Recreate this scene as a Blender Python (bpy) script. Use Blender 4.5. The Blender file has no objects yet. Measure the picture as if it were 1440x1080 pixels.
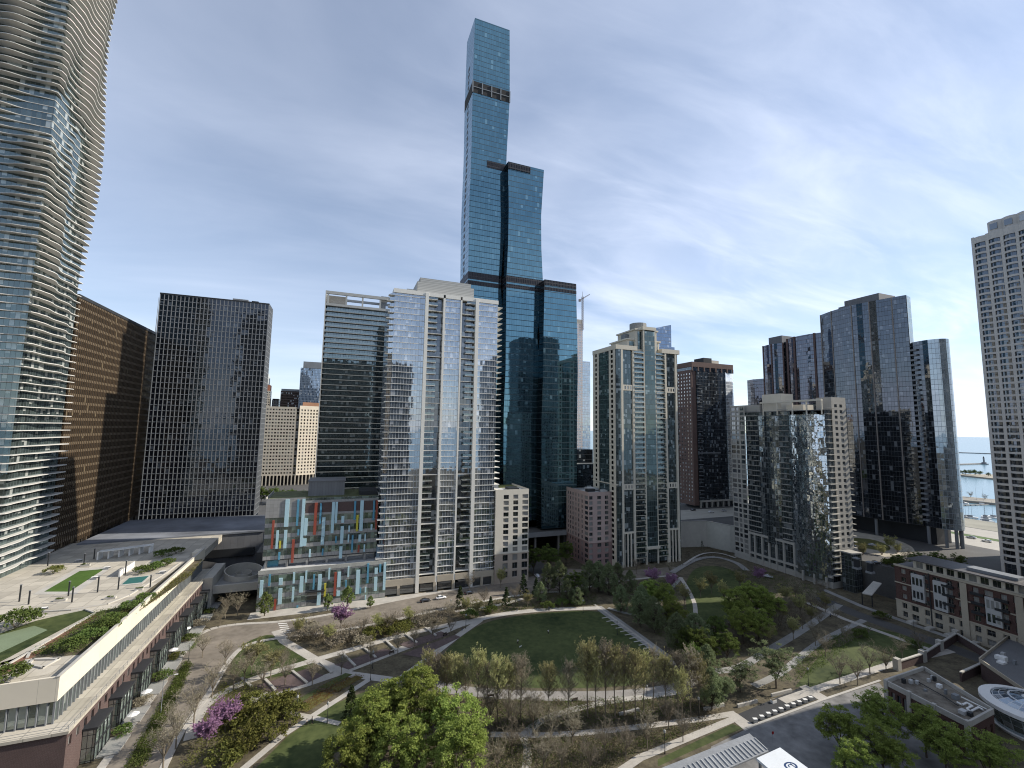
import bpy, math, random
from mathutils import Vector, Matrix
R = math.radians
sc = bpy.context.scene
# ---------------------------------------------------------------- camera, sky, sun, exposure
FPX, HC, YAW, PITCH, ROLL = 622.0, 76.0, R(20.8), math.atan(63 / 622), 0.0157
def _basis():
    h = Vector((math.cos(YAW), -math.sin(YAW), 0)); fh = Vector((math.sin(YAW), math.cos(YAW), 0))
    f = fh * math.cos(PITCH) + Vector((0, 0, math.sin(PITCH)))
    v = -fh * math.sin(PITCH) + Vector((0, 0, math.cos(PITCH)))
    c, s = math.cos(ROLL), math.sin(ROLL)
    return h * c + v * s, -h * s + v * c, f
CR, CU, CF = _basis()
cam = bpy.data.objects.new('camera', bpy.data.cameras.new('camera')); sc.collection.objects.link(cam)
m = Matrix((CR, CU, -CF)).transposed().to_4x4(); m.translation = (0, 0, HC); cam.matrix_world = m
cam.data.sensor_width = 36; cam.data.lens = 36 * FPX / 1440; cam.data.clip_start = 0.5; cam.data.clip_end = 60000
sc.camera = cam
SUN_AZ, SUN_EL = R(100), R(31)
world = bpy.data.worlds.new("World"); sc.world = world; world.use_nodes = True
wn = world.node_tree; wn.nodes.clear()
def WN(t): return wn.nodes.new(t)
wout = WN('ShaderNodeOutputWorld'); wbg = WN('ShaderNodeBackground'); wbg.inputs[1].default_value = 0.095
sky = WN('ShaderNodeTexSky'); sky.sky_type = 'NISHITA'; sky.sun_disc = False
sky.sun_elevation = SUN_EL; sky.sun_rotation = SUN_AZ; sky.altitude = 100; sky.air_density = 1.0; sky.dust_density = 0.2; sky.ozone_density = 3.0
tc = WN('ShaderNodeTexCoord'); sx = WN('ShaderNodeSeparateXYZ'); wn.links.new(tc.outputs['Generated'], sx.inputs[0])
def wm(op, a, b=None, c=None):
    n = WN('ShaderNodeMath'); n.operation = op
    for i, q in enumerate((a, b, c)):
        if q is None: continue
        if hasattr(q, 'node'): wn.links.new(q, n.inputs[i])
        else: n.inputs[i].default_value = q
    return n.outputs[0]
den = wm('ADD', wm('MAXIMUM', sx.outputs[2], 0.0), 0.16)
px_, py_ = wm('DIVIDE', sx.outputs[0], den), wm('DIVIDE', sx.outputs[1], den)
cx = WN('ShaderNodeCombineXYZ'); wn.links.new(px_, cx.inputs[0]); wn.links.new(py_, cx.inputs[1])
def cloud(rot, scl, scale, det, rough, lo, hi, dist=0.6):
    mp = WN('ShaderNodeMapping'); mp.inputs['Rotation'].default_value = (0, 0, R(rot)); mp.inputs['Scale'].default_value = scl
    wn.links.new(cx.outputs[0], mp.inputs[0])
    nz = WN('ShaderNodeTexNoise'); nz.inputs['Scale'].default_value = scale; nz.inputs['Detail'].default_value = det
    nz.inputs['Roughness'].default_value = rough; nz.inputs['Distortion'].default_value = dist
    wn.links.new(mp.outputs[0], nz.inputs['Vector'])
    mr = WN('ShaderNodeMapRange'); mr.interpolation_type = 'SMOOTHSTEP'
    mr.inputs[1].default_value = lo; mr.inputs[2].default_value = hi; wn.links.new(nz.outputs[0], mr.inputs[0])
    return mr.outputs[0]
c1 = cloud(35, (0.7, 1.25, 1), 0.9, 6, 0.50, 0.30, 0.78)
c2 = cloud(50, (0.6, 1.9, 1), 2.4, 8, 0.58, 0.34, 0.90, 0.5)
c3 = cloud(10, (1, 1, 1), 0.45, 3, 0.5, 0.30, 0.75)
east = wm('MULTIPLY_ADD', sx.outputs[0], 0.45, 0.55)
mask = wm('MULTIPLY', wm('ADD', wm('MULTIPLY', c1, 0.62), wm('MULTIPLY', wm('MULTIPLY', c2, 0.58), wm('ADD', 0.25, wm('MAXIMUM', sx.outputs[0], 0.0)))), wm('MULTIPLY_ADD', c3, 0.6, 0.5))
hz = wm('POWER', wm('SUBTRACT', 1.0, wm('MAXIMUM', sx.outputs[2], 0.0)), 6.0)
mask = wm('MINIMUM', wm('ADD', wm('MULTIPLY_ADD', mask, wm('MULTIPLY_ADD', east, 0.95, 0.14), 0.17), wm('MULTIPLY', hz, wm('MAXIMUM', 0.06, wm('MULTIPLY_ADD', sx.outputs[0], -0.32, 0.30)))), 0.93)
mixc = WN('ShaderNodeMix'); mixc.data_type = 'RGBA'
wn.links.new(mask, mixc.inputs['Factor']); cap = WN('ShaderNodeVectorMath'); cap.operation = 'MINIMUM'; wn.links.new(sky.outputs[0], cap.inputs[0]); cap.inputs[1].default_value = (6.4, 7.2, 8.6); wn.links.new(cap.outputs[0], mixc.inputs['A']); mixc.inputs['B'].default_value = (7.9, 8.5, 9.9, 1)
wn.links.new(mixc.outputs['Result'], wbg.inputs[0]); wn.links.new(wbg.outputs[0], wout.inputs[0])
sun = bpy.data.objects.new('sun', bpy.data.lights.new('sun', 'SUN')); sc.collection.objects.link(sun)
sun.data.energy = 4.4; sun.data.angle = R(0.5); sun.data.color = (1.0, 0.93, 0.82)
sd = Vector((math.sin(SUN_AZ) * math.cos(SUN_EL), math.cos(SUN_AZ) * math.cos(SUN_EL), math.sin(SUN_EL)))
sun.rotation_euler = sd.to_track_quat('Z', 'Y').to_euler()
vs = sc.view_settings; vs.view_transform = 'Standard'; vs.look = 'None'; vs.exposure = 0.6; vs.gamma = 1
cy = sc.cycles; cy.max_bounces = 6; cy.diffuse_bounces = 2; cy.glossy_bounces = 3; cy.transmission_bounces = 2; cy.transparent_max_bounces = 6
cy.sample_clamp_indirect = 6; cy.use_denoising = True; cy.pixel_filter_type = 'BLACKMAN_HARRIS'; cy.filter_width = 1.1
# ---------------------------------------------------------------- placing helpers
def ray(px, py): return CR * ((px - 720) / FPX) - CU * ((py - 540) / FPX) + CF
def gp(px, py, z=0.0):
    d = ray(px, py); t = (z - HC) / d.z; return (d.x * t, d.y * t)
def aY(px, py, Y):
    d = ray(px, py); t = Y / d.y; return (d.x * t, HC + d.z * t)
def aX(px, py, X):
    d = ray(px, py); t = X / d.x; return (d.y * t, HC + d.z * t)
# ---------------------------------------------------------------- mesh helpers
class MB:
    def __init__(s): s.v = []; s.f = []; s.u = []; s.m = []; s.mi = 0
    def poly(s, pts, uv=None):
        n = len(s.v); s.v += [tuple(p) for p in pts]; s.f.append(tuple(range(n, n + len(pts)))); s.m.append(s.mi)
        s.u += list(uv) if uv else [(p[0], p[1]) for p in pts]
    def wall(s, a, b, z0, z1, u0=0.0, z0b=None, z1b=None):
        L = math.hypot(b[0] - a[0], b[1] - a[1]); y0, y1 = (z0 if z0b is None else z0b), (z1 if z1b is None else z1b)
        s.poly([(a[0], a[1], z0), (b[0], b[1], y0), (b[0], b[1], y1), (a[0], a[1], z1)], [(u0, z0), (u0 + L, y0), (u0 + L, y1), (u0, z1)])
        return u0 + L
    def prism(s, pts, z0, z1, top=True, bot=False):
        u = 0.0
        for i in range(len(pts)): u = s.wall(pts[i], pts[(i + 1) % len(pts)], z0, z1, u)
        if top: s.poly([(p[0], p[1], z1) for p in pts])
        if bot: s.poly([(p[0], p[1], z0) for p in reversed(pts)])
    def box(s, x0, x1, y0, y1, z0, z1, bot=True): s.prism([(x0, y0), (x1, y0), (x1, y1), (x0, y1)], z0, z1, True, bot)
    def bar(s, a, b, w, d, z0, z1):          # upright-sided box along a->b, d deep to its right
        dx, dy = b[0] - a[0], b[1] - a[1]; L = math.hypot(dx, dy) or 1; n = (dy / L * d, -dx / L * d)
        s.prism([(a[0] + n[0], a[1] + n[1]), (b[0] + n[0], b[1] + n[1]), b, a], z0, z1, True, True)
    def tube(s, a, b, r0, r1, n=5):
        a, b = Vector(a), Vector(b); d = (b - a)
        if d.length < 1e-6: return
        d.normalize(); p = d.orthogonal().normalized(); q = d.cross(p)
        k = len(s.v)
        for c, r in ((a, r0), (b, r1)):
            for i in range(n):
                t = 2 * math.pi * i / n; s.v.append(tuple(c + p * (r * math.cos(t)) + q * (r * math.sin(t))))
        for i in range(n):
            j = (i + 1) % n; s.f.append((k + i, k + j, k + n + j, k + n + i)); s.m.append(s.mi); s.u += [(0, 0), (1, 0), (1, 1), (0, 1)]
    def lathe(s, c, prof, n=16, cap=True):
        k = len(s.v)
        for r, z in prof:
            for i in range(n):
                t = 2 * math.pi * i / n; s.v.append((c[0] + r * math.cos(t), c[1] + r * math.sin(t), c[2] + z))
        for a in range(len(prof) - 1):
            for i in range(n):
                j = (i + 1) % n; s.f.append((k + a * n + i, k + a * n + j, k + (a + 1) * n + j, k + (a + 1) * n + i)); s.m.append(s.mi)
                s.u += [(i / n, prof[a][1]), ((i + 1) / n, prof[a][1]), ((i + 1) / n, prof[a + 1][1]), (i / n, prof[a + 1][1])]
        if cap:
            s.f.append(tuple(k + (len(prof) - 1) * n + i for i in range(n))); s.m.append(s.mi); s.u += [(0, 0)] * n
    def mesh(s, name, mats, smooth=False):
        me = bpy.data.meshes.new(name); me.from_pydata(s.v, [], s.f)
        l = me.uv_layers.new(name='UVMap'); l.data.foreach_set('uv', [c for p in s.u for c in p])
        if not isinstance(mats, (list, tuple)): mats = [mats]
        for q in mats: me.materials.append(q)
        if len(mats) > 1: me.polygons.foreach_set('material_index', s.m)
        if smooth: me.polygons.foreach_set('use_smooth', [True] * len(s.f))
        me.update(); return me
    def build(s, name, mats, parent=None, smooth=False):
        return link(name, s.mesh(name, mats, smooth), parent)
def link(name, me, parent=None, loc=None):
    o = bpy.data.objects.new(name, me); sc.collection.objects.link(o)
    if parent is not None:
        o.parent = parent
        if loc is None and parent.parent is None: o.location = -Vector(parent.location)
    if loc is not None:
        o.location = Vector(loc) - (Vector(parent.location) if parent is not None and parent.parent is None else Vector((0, 0, 0)))
    return o
def T(name, label, cat, loc, group=None, rz=0.0):
    o = bpy.data.objects.new(name, None); sc.collection.objects.link(o); o.location = loc; o.rotation_euler = (0, 0, rz)
    o.empty_display_size = 0.5
    return tag(o, label, cat, group)
def tag(o, label, cat, group=None):
    o['label'] = label; o['category'] = cat
    if group: o['group'] = group
    return o
def struct(o, kind='structure'): o['kind'] = kind; return o
def copy_tree(o, parent=None):
    c = o.copy(); sc.collection.objects.link(c); c.parent = parent
    for ch in list(o.children): copy_tree(ch, c)
    return c
def box(name, mat, root, *b):
    q = MB(); q.box(*b); return q.build(name, mat, root)
# ---------------------------------------------------------------- materials
class NT:
    def __init__(s, name):
        s.m = bpy.data.materials.new(name); s.m.use_nodes = True; s.t = s.m.node_tree; s.t.nodes.clear(); s.out = s.t.nodes.new('ShaderNodeOutputMaterial')
    def n(s, t, **kw):
        q = s.t.nodes.new(t)
        for k, v in kw.items():
            if k.startswith('i_'):
                key = k[2:]; key = int(key) if key.isdigit() else key.replace('_', ' ')
                s.set(q.inputs[key], v)
            else: setattr(q, k, v)
        return q
    def set(s, inp, v):
        if hasattr(v, 'node'): s.t.links.new(v, inp)
        elif isinstance(v, tuple) and len(v) == 3 and inp.type == 'RGBA': inp.default_value = (*v, 1)
        else: inp.default_value = v
    def m_(s, op, a, b=0.0, c=0.0):
        q = s.t.nodes.new('ShaderNodeMath'); q.operation = op
        for i, v in enumerate((a, b, c)): s.set(q.inputs[i], v)
        return q.outputs[0]
    def mix(s, f, a, b):
        q = s.t.nodes.new('ShaderNodeMix'); q.data_type = 'RGBA'; s.set(q.inputs['Factor'], f); s.set(q.inputs['A'], a); s.set(q.inputs['B'], b); return q.outputs['Result']
    def noise(s, scale, det=4, vec=None, rough=0.55):
        q = s.n('ShaderNodeTexNoise'); q.inputs['Scale'].default_value = scale; q.inputs['Detail'].default_value = det; q.inputs['Roughness'].default_value = rough
        if vec is not None: s.t.links.new(vec, q.inputs['Vector'])
        return q
    def pos(s): return s.n('ShaderNodeNewGeometry').outputs['Position']
    def pbr(s, col, rough=0.7, metal=0.0, spec=0.3, bump=None, bs=0.2):
        p = s.n('ShaderNodeBsdfPrincipled'); s.set(p.inputs['Base Color'], col); s.set(p.inputs['Roughness'], rough); p.inputs['Metallic'].default_value = metal
        p.inputs['Specular IOR Level'].default_value = spec
        if bump is not None:
            b = s.n('ShaderNodeBump'); b.inputs['Strength'].default_value = bs; b.inputs['Distance'].default_value = 0.1; s.t.links.new(bump, b.inputs['Height']); s.t.links.new(b.outputs[0], p.inputs['Normal'])
        return p.outputs[0]
    def done(s, sh): s.t.links.new(sh, s.out.inputs[0]); return s.m
def mul(c, k): return tuple(min(1, x * k) for x in c)
def surf(name, col, var=0.22, scale=0.15, rough=0.8, fine=2.5, spec=0.25, metal=0.0, col2=None):
    n = NT(name); p = n.pos(); a = n.noise(scale, 5, p); b = n.noise(fine, 4, p)
    f = n.m_('ADD', n.m_('MULTIPLY', a.outputs[0], 0.6), n.m_('MULTIPLY', b.outputs[0], 0.4))
    mr = n.n('ShaderNodeMapRange', i_1=0.32, i_2=0.68); n.t.links.new(f, mr.inputs[0])
    c = n.mix(mr.outputs[0], mul(col, 1 - var), mul(col2 or col, 1 + var))
    return n.done(n.pbr(c, rough, metal, spec, b.outputs[0], 0.15))
def curtain(name, pw, fh, mw, mh, frame, tint, dark, r0=0.25, wob=0.01, sp=0.0, spc=(.1, .1, .1), blind=0.12, bcol=(.35, .36, .36), pil=0.01, rough=0.03, ff=0.3, v0=0.0):
    """coated glass in a grid of panes measured in metres along the facade; each pane is tilted a hair and shows its own interior"""
    n = NT(name); uv = n.n('ShaderNodeUVMap').outputs[0]; s = n.n('ShaderNodeSeparateXYZ'); n.t.links.new(uv, s.inputs[0])
    cu, cv = n.m_('DIVIDE', s.outputs[0], pw), n.m_('DIVIDE', n.m_('SUBTRACT', s.outputs[1], v0), fh)
    fu, fv = n.m_('FRACT', cu), n.m_('FRACT', cv)
    fr = n.m_('MAXIMUM', n.m_('LESS_THAN', fu, mw / pw), n.m_('LESS_THAN', fv, mh / fh))
    cell = n.n('ShaderNodeCombineXYZ'); n.t.links.new(n.m_('FLOOR', cu), cell.inputs[0]); n.t.links.new(n.m_('FLOOR', cv), cell.inputs[1])
    wn_ = n.n('ShaderNodeTexWhiteNoise', noise_dimensions='3D'); n.t.links.new(cell.outputs[0], wn_.inputs['Vector'])
    pn = n.noise(0.9, 2, n.pos())
    va = n.n('ShaderNodeVectorMath', operation='SUBTRACT'); n.t.links.new(wn_.outputs['Color'], va.inputs[0]); va.inputs[1].default_value = (.5, .5, .5)
    vb = n.n('ShaderNodeVectorMath', operation='SCALE'); n.t.links.new(va.outputs[0], vb.inputs[0]); vb.inputs['Scale'].default_value = wob * 2
    vc = n.n('ShaderNodeVectorMath', operation='SUBTRACT'); n.t.links.new(pn.outputs['Color'], vc.inputs[0]); vc.inputs[1].default_value = (.5, .5, .5)
    vd = n.n('ShaderNodeVectorMath', operation='SCALE'); n.t.links.new(vc.outputs[0], vd.inputs[0]); vd.inputs['Scale'].default_value = pil * 2
    ve = n.n('ShaderNodeVectorMath', operation='ADD'); n.t.links.new(vb.outputs[0], ve.inputs[0]); n.t.links.new(vd.outputs[0], ve.inputs[1])
    vf = n.n('ShaderNodeVectorMath', operation='ADD'); n.t.links.new(n.n('ShaderNodeNewGeometry').outputs['Normal'], vf.inputs[0]); n.t.links.new(ve.outputs[0], vf.inputs[1])
    vn = n.n('ShaderNodeVectorMath', operation='NORMALIZE'); n.t.links.new(vf.outputs[0], vn.inputs[0])
    bl = n.m_('LESS_THAN', wn_.outputs['Value'], blind)
    wn2 = n.n('ShaderNodeTexWhiteNoise', noise_dimensions='3D'); vg = n.n('ShaderNodeVectorMath', operation='ADD'); n.t.links.new(cell.outputs[0], vg.inputs[0]); vg.inputs[1].default_value = (17.3, 5.1, 2.2); n.t.links.new(vg.outputs[0], wn2.inputs['Vector'])
    drop = n.m_('GREATER_THAN', fv, n.m_('MULTIPLY', wn2.outputs['Value'], 0.9))      # blinds drawn to their own height
    inner = n.mix(n.m_('MULTIPLY', bl, drop), n.mix(wn2.outputs['Value'], mul(dark, 0.6), mul(dark, 1.4)), bcol)
    df = n.n('ShaderNodeBsdfDiffuse'); n.set(df.inputs[0], inner)
    gl = n.n('ShaderNodeBsdfGlossy'); n.set(gl.inputs['Color'], n.mix(wn2.outputs['Value'], mul(tint, 0.94), mul(tint, 1.05))); gl.inputs['Roughness'].default_value = rough; n.t.links.new(vn.outputs[0], gl.inputs['Normal'])
    lw = n.n('ShaderNodeLayerWeight', i_0=0.5); fz = n.m_('POWER', lw.outputs['Facing'], 3.0)
    fac = n.m_('MULTIPLY_ADD', fz, (0.95 - r0) * 0.8, r0)
    ms = n.n('ShaderNodeMixShader'); n.set(ms.inputs[0], fac); n.t.links.new(df.outputs[0], ms.inputs[1]); n.t.links.new(gl.outputs[0], ms.inputs[2])
    sh = ms.outputs[0]
    if sp > 0:
        isp = n.m_('LESS_THAN', fv, sp); sb = n.pbr(n.mix(wn2.outputs['Value'], mul(spc, 0.95), mul(spc, 1.06)), 0.35, 0, 0.5)
        q = n.n('ShaderNodeMixShader'); n.set(q.inputs[0], isp); n.t.links.new(sh, q.inputs[1]); n.t.links.new(sb, q.inputs[2]); sh = q.outputs[0]
    fb = n.pbr(frame, 0.5, 0, 0.4); q = n.n('ShaderNodeMixShader'); n.set(q.inputs[0], fr); n.t.links.new(sh, q.inputs[1]); n.t.links.new(fb, q.inputs[2])
    return n.done(q.outputs[0])
def pane_mat(name, dark=(.02, .024, .028), tint=(.8, .85, .9), r0=0.2, bcol=(.27, .265, .25), blind=0.36):
    n = NT(name); g = n.n('ShaderNodeNewGeometry'); oi = n.n('ShaderNodeObjectInfo')
    rnd = n.m_('FRACT', n.m_('ADD', g.outputs['Random Per Island'], oi.outputs['Random']))
    c = n.mix(n.m_('LESS_THAN', rnd, blind), mul(dark, 1.0), bcol)
    df = n.n('ShaderNodeBsdfDiffuse'); n.set(df.inputs[0], c); gl = n.n('ShaderNodeBsdfGlossy', i_Color=tint, i_Roughness=0.04)
    lw = n.n('ShaderNodeLayerWeight', i_0=0.5); fac = n.m_('MULTIPLY_ADD', n.m_('POWER', lw.outputs['Facing'], 3.0), 0.6, r0)
    ms = n.n('ShaderNodeMixShader'); n.set(ms.inputs[0], fac); n.t.links.new(df.outputs[0], ms.inputs[1]); n.t.links.new(gl.outputs[0], ms.inputs[2])
    return n.done(ms.outputs[0])
def brick_mat(name, c1, c2, mortar, scale=1.0):
    n = NT(name); uv = n.n('ShaderNodeUVMap').outputs[0]; b = n.n('ShaderNodeTexBrick'); n.t.links.new(uv, b.inputs[0])
    b.inputs['Scale'].default_value = scale; b.inputs['Mortar Size'].default_value = 0.012; b.inputs['Brick Width'].default_value = 0.5; b.inputs['Row Height'].default_value = 0.16
    n.set(b.inputs['Color1'], c1); n.set(b.inputs['Color2'], c2); n.set(b.inputs['Mortar'], mortar)
    a = n.noise(0.25, 4, n.pos()); c = n.mix(n.m_('MULTIPLY', a.outputs[0], 0.5), b.outputs[0], mul(c1, 0.6))
    return n.done(n.pbr(c, 0.85, 0, 0.2))
def panel_mat(name, col, pw, ph, joint=0.05, jcol=None, var=0.08, rough=0.6, metal=0.0):
    n = NT(name); uv = n.n('ShaderNodeUVMap').outputs[0]; s = n.n('ShaderNodeSeparateXYZ'); n.t.links.new(uv, s.inputs[0])
    cu, cv = n.m_('DIVIDE', s.outputs[0], pw), n.m_('DIVIDE', s.outputs[1], ph)
    fr = n.m_('MAXIMUM', n.m_('LESS_THAN', n.m_('FRACT', cu), joint / pw), n.m_('LESS_THAN', n.m_('FRACT', cv), joint / ph))
    cell = n.n('ShaderNodeCombineXYZ'); n.t.links.new(n.m_('FLOOR', cu), cell.inputs[0]); n.t.links.new(n.m_('FLOOR', cv), cell.inputs[1])
    w = n.n('ShaderNodeTexWhiteNoise', noise_dimensions='3D'); n.t.links.new(cell.outputs[0], w.inputs['Vector'])
    a = n.noise(0.4, 5, n.pos()); k = n.m_('MULTIPLY', n.m_('ADD', w.outputs['Value'], a.outputs[0]), 0.5)
    c = n.mix(fr, n.mix(k, mul(col, 1 - var * 2), mul(col, 1 + var * 2)), jcol or mul(col, 0.55))
    return n.done(n.pbr(c, rough, metal, 0.3))
def leaf_mat(name, c1, c2, trans=0.35):
    n = NT(name); g = n.n('ShaderNodeNewGeometry'); oi = n.n('ShaderNodeObjectInfo'); ns = n.noise(0.35, 3, g.outputs['Position'])
    f = n.m_('ADD', n.m_('MULTIPLY', g.outputs['Random Per Island'], 0.6), n.m_('MULTIPLY', ns.outputs[0], 0.5))
    c = n.mix(f, c1, c2); hs = n.n('ShaderNodeHueSaturation'); n.set(hs.inputs['Color'], c); n.set(hs.inputs['Value'], n.m_('MULTIPLY_ADD', oi.outputs['Random'], 0.5, 0.75)); n.set(hs.inputs['Hue'], n.m_('MULTIPLY_ADD', oi.outputs['Random'], 0.03, 0.485))
    d = n.n('ShaderNodeBsdfDiffuse'); n.t.links.new(hs.outputs[0], d.inputs[0]); t = n.n('ShaderNodeBsdfTranslucent'); n.t.links.new(hs.outputs[0], t.inputs[0])
    ms = n.n('ShaderNodeMixShader'); ms.inputs[0].default_value = trans; n.t.links.new(d.outputs[0], ms.inputs[1]); n.t.links.new(t.outputs[0], ms.inputs[2])
    return n.done(ms.outputs[0])
# shared materials
CONC = surf('pale concrete', (.42, .40, .36)); CONCD = surf('grey concrete', (.26, .255, .24)); WHITE = surf('white paint', (.72, .71, .68), 0.06)
CREAM = surf('cream stone', (.62, .57, .47), 0.08); LIMEST = surf('limestone', (.42, .37, .29), 0.12); DARKM = surf('dark metal', (.03, .032, .035), 0.2, rough=0.45)
GREYM = surf('grey metal', (.20, .21, .22), 0.15, rough=0.5); ROOFG = surf('grey roof', (.16, .16, .16), 0.25, 0.08); ROOFL = surf('pale roof', (.45, .45, .44), 0.15)
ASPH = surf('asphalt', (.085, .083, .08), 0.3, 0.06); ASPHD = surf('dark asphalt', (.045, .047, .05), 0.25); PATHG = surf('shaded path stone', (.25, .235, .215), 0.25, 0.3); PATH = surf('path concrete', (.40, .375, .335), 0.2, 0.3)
MULCH = surf('mulch', (.07, .055, .040), 0.45, 0.25, fine=1.2, col2=(.11, .095, .06)); GRASS = surf('turf', (.030, .056, .013), 0.5, 0.05, fine=0.5, col2=(.066, .078, .026))
GRASSB = surf('bright turf', (.06, .11, .02), 0.3, 0.15, fine=1.0); TERR = panel_mat('terrace pavers', (.42, .385, .32), 4.5, 4.5, .2, jcol=(.29, .265, .22), var=.17, rough=.8)
BRICK = brick_mat('red brick', (.075, .036, .03), (.10, .048, .04), (.2, .17, .15)); BRICKP = brick_mat('plum brick', (.085, .056, .052), (.11, .07, .064), (.2, .17, .16))
PANE = pane_mat('window pane'); PANEB = pane_mat('bronze pane', (.02, .016, .012), (.8, .72, .6)); RAILG = None
n = NT('balcony glass'); _t = n.n('ShaderNodeBsdfTransparent', i_Color=(.55, .62, .62)); _g = n.n('ShaderNodeBsdfGlossy', i_Color=(.7, .78, .8), i_Roughness=0.05)
_m = n.n('ShaderNodeMixShader', i_0=0.22); n.t.links.new(_t.outputs[0], _m.inputs[1]); n.t.links.new(_g.outputs[0], _m.inputs[2]); RAILG = n.done(_m.outputs[0])
BARKL = surf('pale bark', (.20, .165, .12), 0.25, 1.0); BARK = surf('bark', (.07, .055, .042), 0.3, 1.0); TWIG = surf('twigs', (.19, .16, .12), 0.25, 1.0)
# ---------------------------------------------------------------- punched windows
WMESH = {}
def win_mesh(w, h, pane, fcol, nm):
    k = (round(w, 2), round(h, 2), pane.name, fcol.name, nm)
    if k not in WMESH:
        q = MB(); win_into(q, (0, 0, 0), (1, 0), w, h, nm); WMESH[k] = q.mesh('window', [pane, fcol])
    return WMESH[k]
def win_into(q, c, d, w, h, nm):
    """pane with a slim frame; c: middle of the sill, d: direction along the wall, outward is to the right of d"""
    nx, ny = d[1], -d[0]; P = lambda u, o, z: (c[0] + d[0] * u + nx * o, c[1] + d[1] * u + ny * o, c[2] + z)
    def slab(u0, u1, z0, z1, o):
        q.poly([P(u0, o, z0), P(u1, o, z0), P(u1, o, z1), P(u0, o, z1)], [(u0, z0), (u1, z0), (u1, z1), (u0, z1)])
    q.mi = 0; slab(-w / 2, w / 2, 0, h, 0)
    q.mi = 1; t = 0.07
    for a in [(-w / 2, -w / 2 + t, 0, h), (w / 2 - t, w / 2, 0, h), (-w / 2 + t, w / 2 - t, 0, t), (-w / 2 + t, w / 2 - t, h - t, h)]: slab(*a, 0.05)
    for i in range(1, nm + 1):
        u = -w / 2 + w * i / (nm + 1); slab(u - t / 2, u + t / 2, t, h - t, 0.05)
    q.mi = 0
def add_windows(root, wins, pane=None, fcol=None, nm=1, limit=100):
    pane = pane or PANE; fcol = fcol or DARKM
    key = lambda w: -w[2] * w[3] / ((w[0][0]) ** 2 + w[0][1] ** 2 + (w[0][2] - HC) ** 2)
    wins = sorted(wins, key=key); rest = MB()
    for i, (c, d, w, h) in enumerate(wins):
        if i < limit:
            o = link('window', win_mesh(w, h, pane, fcol, nm), root, c); o.rotation_euler = (0, 0, math.atan2(d[1], d[0]))
        else: win_into(rest, c, d, w, h, nm)
    if rest.f: struct(rest.build('window', [pane, fcol], root), 'stuff')
def punched(q, wins, a, b, z0, z1, cols, rows, rec=0.3):
    """a wall from a to b with real openings at cols x rows (metres along the wall / height)"""
    L = math.hypot(b[0] - a[0], b[1] - a[1]); d = ((b[0] - a[0]) / L, (b[1] - a[1]) / L); nx, ny = d[1], -d[0]
    P = lambda u, z, o=0: (a[0] + d[0] * u - nx * o, a[1] + d[1] * u - ny * o, z)
    def face(u0, u1, v0, v1):
        if u1 - u0 > 1e-4 and v1 - v0 > 1e-4: q.poly([P(u0, v0), P(u1, v0), P(u1, v1), P(u0, v1)], [(u0, v0), (u1, v0), (u1, v1), (u0, v1)])
    z = z0
    for r0, r1 in rows:
        face(0, L, z, r0); u = 0
        for c0, c1 in cols:
            face(u, c0, r0, r1)
            for A, B in (((c0, r0), (c1, r0)), ((c1, r0), (c1, r1)), ((c1, r1), (c0, r1)), ((c0, r1), (c0, r0))):
                q.poly([P(*A), P(*B), P(*B, rec), P(*A, rec)][::1])
            p = P((c0 + c1) / 2, r0, rec); wins.append((p, d, c1 - c0, r1 - r0)); u = c1
        face(u, L, r0, r1); z = r1
    face(0, L, z, z1)
def even(L, n, frac, off=0.0):
    s = (L - 2 * off) / n; return [(off + s * i + s * (1 - frac) / 2, off + s * (i + 1) - s * (1 - frac) / 2) for i in range(n)]
def rows(z0, fh, n, lo, hi): return [(z0 + fh * i + lo, z0 + fh * i + hi) for i in range(n)]
# ================================================================ the ground, streets and water
def sheet(name, pts, z, mat, kind='structure'):
    q = MB(); q.poly([(x, y, z) for x, y in pts]); o = q.build(name, mat); return struct(o, kind)
def psheet(name, px, z, mat, base=0.0): return sheet(name, [gp(a, b, base) for a, b in px], base + z, mat)
def strip(name, px, w, z, mat, base=0.0):
    """a path of width w along pixels px laid on the ground"""
    P = [Vector((*gp(a, b, base), 0)) for a, b in px]; L, Rr = [], []
    for i, p in enumerate(P):
        t = (P[min(i + 1, len(P) - 1)] - P[max(i - 1, 0)]).normalized(); nn = Vector((-t.y, t.x, 0)) * (w / 2); L.append(p + nn); Rr.append(p - nn)
    q = MB()
    for i in range(len(P) - 1): q.poly([(Rr[i].x, Rr[i].y, base + z), (Rr[i + 1].x, Rr[i + 1].y, base + z), (L[i + 1].x, L[i + 1].y, base + z), (L[i].x, L[i].y, base + z)])
    return struct(q.build(name, mat))
def smooth(pts, k=4):
    out = []
    for i in range(len(pts) - 1):
        p0, p1, p2, p3 = pts[max(i - 1, 0)], pts[i], pts[i + 1], pts[min(i + 2, len(pts) - 1)]
        for j in range(k):
            t = j / k; f = lambda a, b, c, d: 0.5 * (2 * b + (c - a) * t + (2 * a - 5 * b + 4 * c - d) * t * t + (3 * b - a - 3 * c + d) * t ** 3)
            out.append((f(p0[0], p1[0], p2[0], p3[0]), f(p0[1], p1[1], p2[1], p3[1])))
    return out + [pts[-1]]
sheet('ground', [(-6000, -400), (515, -400), (515, 240), (470, 420), (430, 700), (430, 3000), (-6000, 3000)], 0.0, MULCH)
n = NT('lake water'); _nz = n.noise(0.05, 4, n.pos()); _c = n.mix(_nz.outputs[0], (.10, .20, .26), (.14, .25, .31))
WATER = n.done(n.pbr(_c, 0.22, 0, 0.5, _nz.outputs[0], 0.25))
sheet('lake', [(-45000, -20000), (45000, -20000), (45000, 45000), (-45000, 45000)], -2.0, WATER)
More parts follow.
